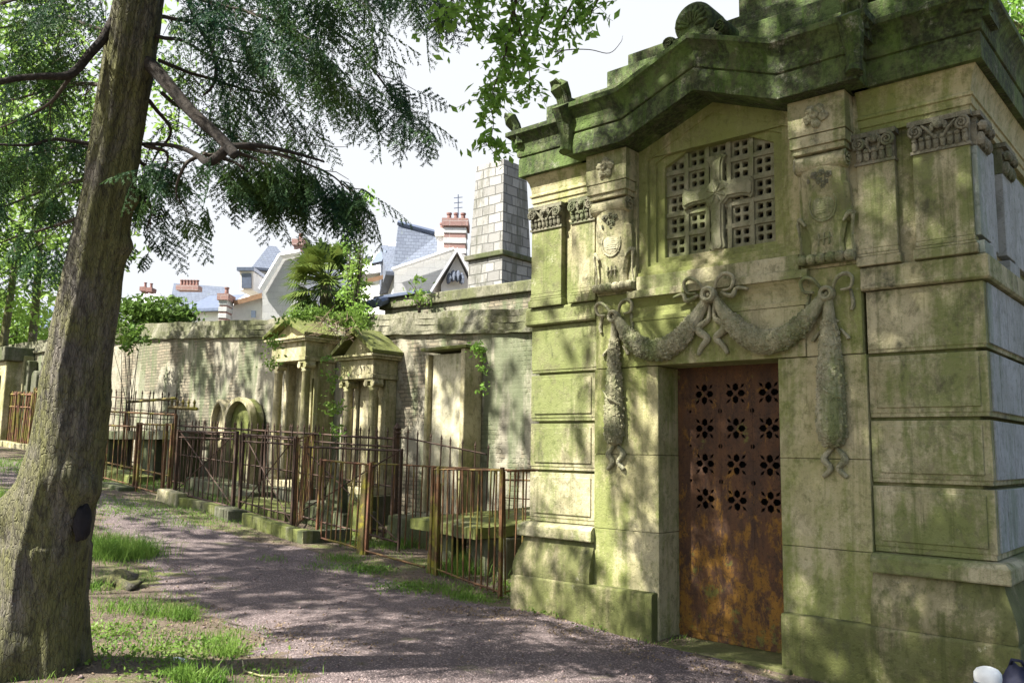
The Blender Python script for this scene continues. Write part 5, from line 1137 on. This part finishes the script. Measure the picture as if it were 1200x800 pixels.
shade_tree((-26.5, -7), 'broadleaf tree farthest along the path on the grass side', (-26.5, -5.5, 9.0), (3.5, 3.0, 2.5), 3500)
# beech with a branch reaching into the sky right of centre
BT = thing('beech_tree', (3.2, -8.2, gz(3, -8)), 'beech tree whose thin leafy branches hang into the sky left of the mausoleum roof', 'tree')
mb = MB(); tree_trunk(mb, (3.2, -8.2, -.3), (2.2, -6.6, 9), .2, .06, .3); mb.build('trunk', B_, BT, 0, True)
lp = []; BTW = MB()
def leafy(pts, rad, nleaf, spread=.10, sub=0):
    o_, line = pxtube(pts, rad, 'branch', T_W, BT, 6, .015); m = len(line); tw = MB()
    for k in range(nleaf//9):
        u = random.uniform(.15, 1)*(m-1.01); i = int(u); p = line[i].lerp(line[i+1], u-i); d = Vector((random.gauss(0, 1), random.gauss(0, 1), random.gauss(-.45, .5))).normalized(); ln = random.uniform(.08, .30)
        q = p+d*ln; tw.tube([p, p.lerp(q, .5)+Vector((0, 0, .015)), q], [.003, .0022, .0012], 3, False)
        for j in range(9): f = (j+1)/9; lp.append(np.array(p.lerp(q, f))+rng.normal(size=3)*.022)
    BTW.add(tw.v, tw.f)
Tb = 5.6
leafy([(600, -260, 4.8), (590, -120, 5.2), (575, -40, 5.5), (560, 10, 5.6), (545, 30, 5.6)], [.03, .02, .012, .008, .003], 300)
leafy([(640, -200, 5.), (620, -60, 5.4), (600, 20, 5.6), (590, 70, 5.6), (572, 125, 5.6)], [.025, .016, .010, .007, .002], 380)
leafy([(660, -160, 5.2), (650, -40, 5.6), (635, 20, 5.8), (610, 65, 5.8), (590, 100, 5.8), (560, 120, 5.8)], [.02, .014, .009, .006, .004, .002], 300)
leafy([(600, 0, 5.6), (612, 50, 5.6), (622, 90, 5.6), (618, 120, 5.6)], [.01, .006, .004, .002], 150)
leafy([(700, -120, 5.4), (690, -40, 5.8), (668, 10, 6), (650, 40, 6), (640, 60, 6)], [.02, .014, .008, .005, .002], 200)
leafy([(560, -80, 5.4), (540, -20, 5.5), (520, 15, 5.5), (505, 25, 5.5)], [.014, .008, .005, .002], 160)
leafy([(575, 120, 5.6), (578, 145, 5.6), (570, 165, 5.6), (556, 178, 5.6)], [.004, .003, .002, .001], 90)
leafy([(720, -60, 5.8), (700, 0, 5.9), (680, 25, 6.0), (660, 30, 6.0)], [.012, .007, .004, .002], 110)
pxtube([(650, 60, 6), (690, 58, 6), (715, 62, 6), (728, 50, 6), (730, 42, 6)], [.005, .0035, .003, .002, .001], 'branch', T_W, BT, 4, .01)
for q_ in ((600, -260, 4.8), (640, -200, 5.), (660, -160, 5.2), (700, -120, 5.4), (560, -80, 5.4), (720, -60, 5.8)):
    a_ = Vector((2.75, -7.4, 5.6)); b_ = Vector(att(*q_)); MB().tube([a_, a_.lerp(b_, .4)+Vector((0, 0, .5)), a_.lerp(b_, .75)+Vector((0, 0, .35)), b_], [.06, .045, .032, .02], 7).build('limb', T_W, BT, 0, True)
tag(BTW.build('twigs', T_W, BT), kind='stuff')
leaf_mesh(np.array(lp), .047, 'leaves', M['leaf'], BT, .5, 1.6)
# two bare hanging twigs of the conifer
pxtube([(330, 130, 5.6), (350, 160, 5.6), (380, 172, 5.6), (408, 173, 5.6)], [.005, .003, .0025, .0015], 'branch', T_W, tree1, 4, .01)
pxtube([(300, 60, 5.6), (270, 110, 5.6), (300, 150, 5.6)], [.005, .003, .001], 'branch', T_W, tree1, 4, .01)
# bright trees beyond, at left
def far_tree(px, py, t, rx, rz, n, size, label, mat='leaf_bright', name='broadleaf_tree', k=16, spread=.5, group=None, shell=.35):
    c_ = att(px, py, t); x, y = float(c_[0]), float(c_[1]); g = gz(x, y); T = thing(name, (x, y, g), label, 'tree', group)
    mb = MB(); tp = tree_trunk(mb, (x, y, g-.1), (x+.2, y, float(c_[2])+rz*.4), .16, .05, .3); mb.build('trunk', B_, T, 0, True)
    for q in range(6):
        a = 2*PI*q/6+random.random(); p0 = tp[random.randint(5, 9)]; p1 = Vector(c_)+Vector((math.cos(a)*rx*.7, math.sin(a)*rx*.7, random.uniform(-.5, .8)*rz)); MB().tube([p0, (p0+p1)/2, p1], [.05, .03, .01], 5).build('limb', B_, T)
    leaf_mesh(clumps(n, c_, (rx, rx, rz), k, spread, shell), size, 'crown', M[mat], T, .2); return T
far_tree(25, 225, 27, 3.4, 4.6, 6200, .15, 'bright green leafy tree beyond the wall, left of the big conifer trunk', 'leaf_bright', spread=.42)
far_tree(60, 90, 29, 4.4, 4.2, 3200, .17, 'tall sunlit tree high behind the big conifer trunk', 'leaf_bright', spread=.6)
far_tree(-60, 180, 30, 4.5, 7.2, 5200, .19, 'yellow green leafy tree partly cut by the left picture edge', 'leaf_bright', spread=.5)
# hedge and shrubs behind the wall
def shrub(label, blobs, mat, size, name='shrub', cat='shrub', base=None, k=10, spread=.09, stems=True):
    c0_ = att(*blobs[0][:3]) if len(blobs[0]) == 6 else blobs[0][0]; x, y = float(c0_[0]), float(c0_[1]); T = thing(name, (x, y, gz(x, y) if base is None else base), label, cat)
    pts = np.concatenate([clumps(b[5], att(*b[:3]), (b[3], b[3], b[4]), k, spread, .3) for b in blobs]); leaf_mesh(pts, size, 'foliage', M[mat], T, .3)
    if stems:
        mb = MB()
        for b in blobs:
            q = att(*b[:3]); 
            for j in range(4): mb.tube([(x+random.gauss(0, b[3]*.1), y+random.gauss(0, b[3]*.1), T.location.z), ((x+q[0])/2+random.gauss(0, b[3]*.3), (y+q[1])/2, (T.location.z+q[2])/2), tuple(q+rng.normal(size=3)*b[3]*.4)], [.014, .009, .003], 5)
        mb.build('stems', T_W, T)
    return T
shrub('rounded green shrub topping the far wall just right of the tree trunk', [(170, 368, 22, .75, .5, 1500), (198, 366, 22, .7, .42, 1300), (150, 375, 22, .5, .5, 800), (215, 374, 22, .35, .28, 400)], 'leaf_canopy', .085)
shrub('bright shrub trailing over the wall top beside the rounded shrub', [(160, 392, 18.9, .22, .22, 260), (142, 388, 19, .3, .3, 300), (152, 402, 18.7, .14, .25, 120)], 'ivy', .07, 'creeper', 'creeper')
shrub('tall light green shrub growing in front of the palm on the wall', [(418, 318, 15.2, .15, .26, 300), (414, 345, 15.1, .20, .22, 360), (420, 298, 15.3, .10, .18, 100), (420, 368, 14.9, .20, .16, 280), (402, 378, 14.9, .18, .10, 200)], 'leaf_bright', .055, 'shrub', 'shrub')
shrub('thin leafy shoot rising above the palm', [(412, 262, 15.2, .12, .2, 60), (425, 240, 15.2, .16, .12, 50), (408, 285, 15.2, .1, .15, 40), (428, 232, 15.3, .10, .10, 30)], 'leaf', .07, 'sapling', 'sapling')
shrub('small leafy sprig on the coping between palm and stone stack', [(492, 348, 10.9, .09, .12, 110), (488, 336, 11, .06, .10, 40)], 'leaf_bright', .045, 'wall_plant', 'wall plant', 3.25)
shrub('low ivy and dry stems spilling over the pediment of the wider columned tomb', [(350, 369, 14.2, .24, .05, 300), (375, 368, 14.1, .26, .08, 420), (402, 374, 13.9, .22, .10, 350), (332, 378, 13.7, .06, .04, 40), (321, 398, 13.5, .06, .14, 90), (317, 424, 13.5, .05, .16, 80), (425, 380, 13.5, .14, .10, 160)], 'ivy', .045, 'ivy', 'ivy', 3.6, 10, .07, False)
shrub('ivy strand climbing in the gap between the two columned tombs', [(388, 450, 13.1, .04, .22, 50), (391, 478, 13.0, .09, .10, 100), (386, 425, 13.1, .03, .15, 25), (394, 500, 12.9, .05, .15, 40)], 'ivy', .05, 'ivy', 'ivy', .8, 8, .09, False)
shrub('ivy tuft on the right edge of the tall pale wall slab', [(560, 410, 9.8, .06, .07, 110), (566, 428, 9.8, .03, .10, 50), (566, 452, 9.8, .025, .10, 20)], 'leaf', .035, 'ivy', 'ivy', 2.2, 8, .05, False)
T = thing('dry_stems', (-12, 3, 3.8), 'tangle of dry brown stems over the gap between the columned tombs', 'dry plant'); mb = MB()
for k in range(40):
    p = Vector(att(random.uniform(372, 412), random.uniform(374, 392), 13.5)); mb.tube([p, p+Vector((random.gauss(0, .15), random.gauss(-.05, .08), random.gauss(.05, .08))), p+Vector((random.gauss(0, .25), random.gauss(-.1, .1), random.gauss(-.10, .12)))], [.006, .004, .002], 3, False)
mb.build('stems', M['drytwig'], T)
# dark planting that closes the far left end
far_tree(-20, 440, 34, 3.5, 2.2, 4500, .16, 'dark shrubby tree at the far left end of the wall', 'leaf', spread=.5)
far_tree(12, 395, 30, 2.2, 1.1, 3000, .13, 'low light green crown just above the far left end of the wall', 'leaf_bright', spread=.4)
far_tree(1200, 8, 9.5, .55, .5, 1500, .05, 'sprig of a tree showing past the right corner of the mausoleum roof', 'leaf', spread=.12)
# palm
c_ = att(383, 332, 16.5); T = thing('palm_tree', (float(c_[0]), float(c_[1]), gz(*c_[:2])), 'fan palm with a round head of stiff fronds behind the wall', 'palm tree')
mb = MB(); mb.tube([(c_[0], c_[1], .3), (c_[0]+.05, c_[1], 2.5), (c_[0], c_[1], c_[2]-.05)], [.14, .12, .13], 10); mb.build('trunk', B_, T, 0, True)
V = []; Fp = []; st = MB()
for k in range(95):
    a = random.uniform(0, 2*PI); el = random.uniform(-.9, 1.35); d = np.array([math.cos(a)*math.cos(el), math.sin(a)*math.cos(el), math.sin(el)]); ln = random.uniform(.42, .72)
    hub = np.array(c_)+d*ln; hub[2] -= .10*(1-math.sin(max(0, el))); st.tube([tuple(c_), tuple((c_+hub)/2+np.array([0, 0, .03])), tuple(hub)], [.012, .01, .008], 4, False)
    side = np.cross(d, [0, 0, 1.]); side /= np.linalg.norm(side); up = np.cross(side, d); R_ = random.uniform(.34, .44)
    for j in range(22):
        th = (j/21-.5)*4.0; bd = d*math.cos(th)+side*math.sin(th)+up*.12; bd /= np.linalg.norm(bd); w_ = np.cross(bd, up); w_ /= np.linalg.norm(w_); ln2 = R_*(.75+.25*math.cos(th))*random.uniform(.85, 1.1)
        m_ = hub+bd*ln2*.6; tip = hub+bd*ln2+np.array([0, 0, -.10*random.random()-.05]); i = len(V); V += [hub, m_+w_*.020, tip, m_-w_*.020]; Fp.append((i, i+1, i+2, i+3))
arrays_mesh('fronds', np.array(V), np.array(Fp), M['palm'], T); st.build('stalks', M['palm'], T)

# ================================================================== GRASS, LITTER, STONES
def blades(px, py_, h, wd, lean=.35):
    n = len(px); z = np.array([gz(a, b) for a, b in zip(px, py_)]); b = np.stack([px, py_, z-.01], 1); h = h*rng.uniform(.5, 1.2, n); a = rng.uniform(0, 2*PI, n)
    s = np.stack([np.cos(a), np.sin(a), 0*a], 1)*(wd*.5); le = rng.normal(size=(n, 3))*lean; le[:, 2] = 1; le /= np.linalg.norm(le, axis=1)[:, None]; m = b+le*(h*.55)[:, None]
    le2 = le.copy(); le2[:, :2] *= 2.2; le2 /= np.linalg.norm(le2, axis=1)[:, None]; tp = m+le2*(h*.5)[:, None]
    return np.concatenate([np.stack([b-s, b+s, m+s*.8, m-s*.8], 1), np.stack([m-s*.8, m+s*.8, tp+s*.12, tp-s*.12], 1)]).reshape(-1, 3)
GR = []
def tuft(px, py, r, n, h, wd=.007, sq=1.):
    p = ground_at(px, py); q = rng.normal(size=(n, 2))*r*.5; GR.append(blades(p[0]+q[:, 0], p[1]+q[:, 1]*sq, h, wd))
for a in ((138, 652, .42, 1500, .24), (118, 640, .3, 500, .2), (160, 650, .25, 500, .2), (112, 690, .25, 200, .13), (150, 715, .3, 260, .13), (190, 722, .22, 260, .13), (215, 728, .12, 180, .15), (120, 735, .3, 60, .07), (255, 752, .16, 110, .10),
          (265, 768, .12, 170, .14), (225, 798, .14, 260, .12), (255, 799, .08, 90, .11), (330, 795, .15, 40, .06), (140, 770, .3, 70, .05), (180, 765, .3, 80, .05), (200, 750, .3, 70, .05), (110, 760, .2, 40, .06), (300, 785, .3, 90, .05),
          (8, 590, .8, 1500, .2), (-20, 640, .7, 1400, .18), (-10, 690, .5, 800, .16), (558, 668, .32, 1000, .24), (530, 672, .25, 400, .16), (612, 672, .25, 500, .22), (600, 690, .3, 250, .10), (548, 700, .25, 350, .08), (480, 688, .35, 400, .07), (430, 668, .35, 500, .07), (520, 690, .3, 300, .07),
          (400, 655, .3, 350, .08), (450, 640, .3, 300, .10), (475, 640, .2, 220, .16), (320, 655, .2, 60, .06), (385, 665, .3, 250, .06), (560, 705, .25, 300, .06), (400, 628, .3, 250, .14), (545, 690, .2, 120, .07), (636, 712, .12, 40, .07), (760, 752, .15, 40, .05), (795, 750, .1, 40, .05),
          (230, 612, .8, 700, .07), (190, 600, .8, 700, .07), (150, 590, 1.0, 800, .08), (280, 600, .6, 600, .10), (300, 600, .5, 500, .12), (320, 590, .5, 500, .14), (260, 585, .8, 600, .10), (200, 570, 1.2, 900, .10), (130, 565, 1.2, 800, .10), (30, 545, 1.8, 2000, .12), (60, 552, 1.5, 1200, .12), (345, 570, .5, 260, .22), (230, 560, 1, 500, .1)):
    tuft(*a)
n = 6000; xx = rng.uniform(-22, -6.8, n); yy = rng.uniform(1.15, 3.1, n); m = np.array([noise.noise(Vector((a*1.5, b*1.5, 0))) > -.05 for a, b in zip(xx, yy)]); GR.append(blades(xx[m], yy[m], .09, .008))
n = 5000; xx = rng.uniform(-9, -4.6, n); yy = rng.uniform(-4.4, -1.4, n); m = np.array([(not pathmask(a, b-.1)) and noise.noise(Vector((a*1.6, b*1.6, 6))) > -.1 for a, b in zip(xx, yy)]); GR.append(blades(xx[m], yy[m], .06, .006))
n = 16000; xx = rng.uniform(-30, -5, n); yy = rng.uniform(-9, -.3, n); m = np.array([(not pathmask(a, b-.15)) and b < -.3 and a < -8.5 and noise.noise(Vector((a*.9, b*.9, 4))) > -.25 for a, b in zip(xx, yy)]); GR.append(blades(xx[m], yy[m], .10, .009))
GV = np.concatenate(GR); tag(arrays_mesh('grass', GV, np.arange(len(GV)).reshape(-1, 4), M['grass']), 'bright green grass tufts beside the path and in the plots', 'grass', kind='stuff')
# low herbs
hp = []
for (px, py, r, n) in ((430, 668, .3, 300), (480, 690, .35, 300), (600, 700, .3, 200), (180, 770, .6, 600), (140, 740, .5, 250), (230, 760, .4, 250), (150, 600, .6, 300), (250, 605, .6, 300), (340, 575, .4, 300), (300, 605, .3, 200), (120, 745, .3, 250), (200, 790, .3, 250), (635, 715, .2, 120), (660, 722, .2, 60), (700, 735, .2, 60), (420, 640, .3, 200), (610, 640, .3, 150)):
    p = ground_at(px, py); q = rng.normal(size=(n, 2))*r*.5; hp.append(np.stack([p[0]+q[:, 0], p[1]+q[:, 1], np.array([gz(p[0]+a, p[1]+b) for a, b in q])+rng.uniform(.01, .05, n)], 1))
tag(leaf_mesh(np.concatenate(hp), .024, 'low_weeds', M['ivy'], None, 0, 1.4, (0, 0, 1), .6), 'small round leaved weeds on the damp soil', 'weeds', kind='stuff')
# dead leaves
def scatter(n, boxes):
    out = []
    for (x0, x1, y0, y1, k) in boxes:
        x = rng.uniform(x0, x1, k); y = rng.uniform(y0, y1, k); out.append(np.stack([x, y, np.array([gzn(a, b) for a, b in zip(x, y)])+.006], 1))
    return np.concatenate(out)
lt = scatter(0, [(-6.0, -1.0, -.62, -.13, 1700), (-3.8, -2.7, -.4, .25, 380), (-8.0, -4.6, -4.2, -1.9, 3600), (-12, -8, -2.5, -1.2, 500), (-12, -5.5, .2, 1.0, 900), (-12, -6.5, 1.0, 3.0, 900), (-7, -1.5, -3.5, -.2, 700)])
lt = lt[np.array([noise.noise(Vector((p[0]*2.2, p[1]*2.2, 9))) > -.05 or random.random() < .2 for p in lt])]
tag(leaf_mesh(lt, .019, 'leaf_litter', M['litter'], None, 0, 1.5, (0, 0, 1), .35), 'brown dead leaves and chips scattered along the path edges', 'leaf litter', kind='stuff')
# pebbles
n = 26000; th = rng.uniform(0, 1, n); xx = rng.uniform(-9.5, 0, n); yy = rng.uniform(-4.6, .2, n); m = np.array([pathmask(a, b) or random.random() < .35 for a, b in zip(xx, yy)]); xx, yy = xx[m], yy[m]; n = len(xx)
s = (rng.pareto(2.6, n)*.0022+.0032).clip(0, .02); zc = np.array([gzn(a, b) for a, b in zip(xx, yy)])+s*.25; cc = np.stack([xx, yy, zc], 1)
octa = np.array([(1, 0, 0), (-1, 0, 0), (0, 1, 0), (0, -1, 0), (0, 0, .7), (0, 0, -.7)]); tri = np.array([(0, 2, 4), (2, 1, 4), (1, 3, 4), (3, 0, 4), (2, 0, 5), (1, 2, 5), (3, 1, 5), (0, 3, 5)])
a = rng.uniform(0, 2*PI, n); ca, sa = np.cos(a), np.sin(a); P3 = octa[None]*s[:, None, None]*rng.uniform(.6, 1.3, (n, 1, 3)); Q = P3.copy(); Q[..., 0] = P3[..., 0]*ca[:, None]-P3[..., 1]*sa[:, None]; Q[..., 1] = P3[..., 0]*sa[:, None]+P3[..., 1]*ca[:, None]
V = (Q+cc[:, None]).reshape(-1, 3); Ft = (tri[None]+(np.arange(n)*6)[:, None, None]).reshape(-1, 3)
tag(arrays_mesh('gravel', V, Ft, M['pebble']), 'loose pinkish gravel grains on the path', 'gravel', kind='stuff')
# stump beside the tree, stick, stone chips
p = ground_at(133, 685); T = MB(); T.blob((p[0], p[1], p[2]-.03), (.27, .24, .13), 5, .8, 16); o = T.build('tree_stump', M['bark'], None, 0, True); tag(o, 'low rotten mossy stump with a dark rim in the grass beside the big trunk', 'stump')
p = ground_at(208, 776); tag(MB().tube([(p[0]-.05, p[1], p[2]+.015), (p[0], p[1]+.01, p[2]+.02), (p[0]+.055, p[1]+.03, p[2]+.015)], [.012, .016, .011], 7).build('white_stone_chip', M['white_fabric'], None), 'small elongated white stone chip on the soil near the tree', 'stone')
p0, p1, p2, p3 = (ground_at(*q) for q in ((284, 776), (286, 788), (305, 793), (345, 795))); u_ = Vector((0, 0, .012))
tag(MB().tube([Vector(p0)+u_, Vector(p1)+u_, Vector(p2)+u_*.8, Vector(p3)+u_*.6], [.005, .007, .006, .003], 6).build('fallen_stick', M['tomb'], None, 0, True), 'pale curved stick lying at the near edge of the path', 'stick')
for (px, py), lb in zip(((272, 733), (232, 723)), ('dark twig lying on the gravel right of the grass tufts', 'short dark twig lying behind the grass tufts')):
    p = Vector(ground_at(px, py)); tag(MB().tube([p+Vector((-.10, .02, .012)), p+Vector((0, 0, .02)), p+Vector((.12, .03, .01))], [.005, .007, .004], 5).build('fallen_twig', T_W, None), lb, 'twig')
# bags at the foot of the corner
bx, by = atx(1157, 790, -1.35)[:2] if False else (-1.22, -.34)
def bag(name, label, c_, r, mat, cap=None):
    T = thing(name, (c_[0], c_[1], gz(c_[0], c_[1])), label, 'bag'); zb = gz(c_[0], c_[1])
    b = MB(); b.blob((c_[0], c_[1], zb+r[2]), r, 4, .18, 16); b.build('body', M[mat], T, 0, True)
    h = MB(); h.tube([(c_[0]-.04, c_[1], zb+r[2]*1.9), (c_[0]-.02, c_[1]-.03, zb+r[2]*2.15), (c_[0]+.03, c_[1]-.03, zb+r[2]*2.15), (c_[0]+.05, c_[1], zb+r[2]*1.9)], .010, 6); h.build('handle', M['navy'], T, 0, True)
    b2 = MB(); b2.blob((c_[0], c_[1]-r[1]*.55, zb+r[2]*.75), (r[0]*.7, r[1]*.55, r[2]*.55), 2, .15, 10); b2.build('pocket', M[cap or mat], T, 0, True)
    return T
q = att(1193, 800, 5.05); bag('rucksack', 'black rounded rucksack at the foot of the mausoleum corner', (float(q[0]), float(q[1])), (.11, .10, (float(att(1190, 779, 5.05)[2])-gz(*q[:2]))/2), 'navy')
q = att(1158, 800, 4.9); zt2 = float(att(1156, 781, 4.9)[2]); g_ = gz(*q[:2]); T = thing('drinks_flask', (float(q[0]), float(q[1]), g_), 'white capped dark blue flask beside the black rucksack', 'flask')
MB().lathe([(0, 0), (.066, 0), (.072, .02), (.072, zt2-g_-.09), (.066, zt2-g_-.075), (0, zt2-g_-.075)], (q[0], q[1], g_), 24).build('body', M['navy'], T, 0, True)
MB().lathe([(.0735, 0), (.0765, .006), (.0765, .012), (.0735, .018)], (q[0], q[1], zt2-.105), 24).build('ring', M['zinc_blue'], T, 0, True)
MB().lathe([(.070, 0), (.074, .02), (.072, .05), (.058, .07), (.03, .082), (0.001, .085)], (q[0], q[1], zt2-.085), 24).build('cap', M['white_fabric'], T, 0, True)
EXPO = 1.82
CLOUD = .30

# ================================================================== CAMERA, LIGHT, RENDER
cam = bpy.data.cameras.new('camera'); co = bpy.data.objects.new('camera', cam); COL.objects.link(co); S.camera = co
cam.sensor_width = 36; cam.lens = 36*F/1200; cam.clip_end = 3000; cam.clip_start = .05
from mathutils import Matrix
Rv = Vector(R0*_cr+UP*_sr) if False else None
# image axes: a' = a cos r - b sin r, b' = a sin r + b cos r
rx = R0*_cr-UP*_sr; ux = R0*_sr+UP*_cr
co.matrix_world = Matrix(((rx[0], ux[0], -FW[0], C[0]), (rx[1], ux[1], -FW[1], C[1]), (rx[2], ux[2], -FW[2], C[2]), (0, 0, 0, 1)))
SUN_A, SUN_E = math.radians(20), math.radians(50)      # azimuth left of the facade normal, elevation
sdir = Vector((-math.sin(SUN_A)*math.cos(SUN_E), -math.cos(SUN_A)*math.cos(SUN_E), math.sin(SUN_E)))
sl = bpy.data.lights.new('sun', 'SUN'); sl.energy = 5.0; sl.angle = math.radians(.53); sl.color = (1, .965, .90)
so = bpy.data.objects.new('sun', sl); COL.objects.link(so); so.rotation_euler = sdir.to_track_quat('Z', 'Y').to_euler(); so.location = (0, 0, 30)
w = bpy.data.worlds.new('World'); S.world = w; w.use_nodes = True; nt = w.node_tree; bg = nt.nodes['Background']
sk = nt.nodes.new('ShaderNodeTexSky'); sk.sky_type = 'NISHITA'; sk.sun_disc = False; sk.sun_elevation = SUN_E
sk.sun_rotation = math.atan2(sdir.x, sdir.y); sk.air_density = 1.0; sk.dust_density = 2.5; sk.ozone_density = 1.0
nt.links.new(sk.outputs[0], bg.inputs[0]); bg.inputs[1].default_value = .075
# bank of bright cloud over the town (towards -X +Y), open blue sky elsewhere
N = nt.nodes.new; Lk = nt.links.new
tc = N('ShaderNodeTexCoord'); dp = N('ShaderNodeVectorMath'); dp.operation = 'DOT_PRODUCT'; Lk(tc.outputs['Generated'], dp.inputs[0]); dp.inputs[1].default_value = (-.62, .76, -.1)
ns_ = N('ShaderNodeTexNoise'); ns_.inputs['Scale'].default_value = 2.4; ns_.inputs['Detail'].default_value = 7; Lk(tc.outputs['Generated'], ns_.inputs[0])
ad = N('ShaderNodeMath'); ad.operation = 'MULTIPLY_ADD'; Lk(ns_.outputs['Fac'], ad.inputs[0]); ad.inputs[1].default_value = .7; Lk(dp.outputs['Value'], ad.inputs[2])
mr = N('ShaderNodeMapRange'); mr.interpolation_type = 'SMOOTHSTEP'; Lk(ad.outputs[0], mr.inputs[0]); mr.inputs[1].default_value = .55; mr.inputs[2].default_value = 1.0
b2 = N('ShaderNodeBackground'); b2.inputs[0].default_value = (.92, .95, 1, 1); b2.inputs[1].default_value = CLOUD
mxs = N('ShaderNodeMixShader'); Lk(mr.outputs[0], mxs.inputs[0]); Lk(bg.outputs[0], mxs.inputs[1]); Lk(b2.outputs[0], mxs.inputs[2]); Lk(mxs.outputs[0], nt.nodes['World Output'].inputs[0])
S.view_settings.view_transform = 'Standard'; S.view_settings.look = 'None'; S.view_settings.gamma = 1; S.view_settings.use_curve_mapping = False
S.view_settings.exposure = EXPO
S.render.engine = 'CYCLES'; S.cycles.max_bounces = 6; S.cycles.transparent_max_bounces = 4
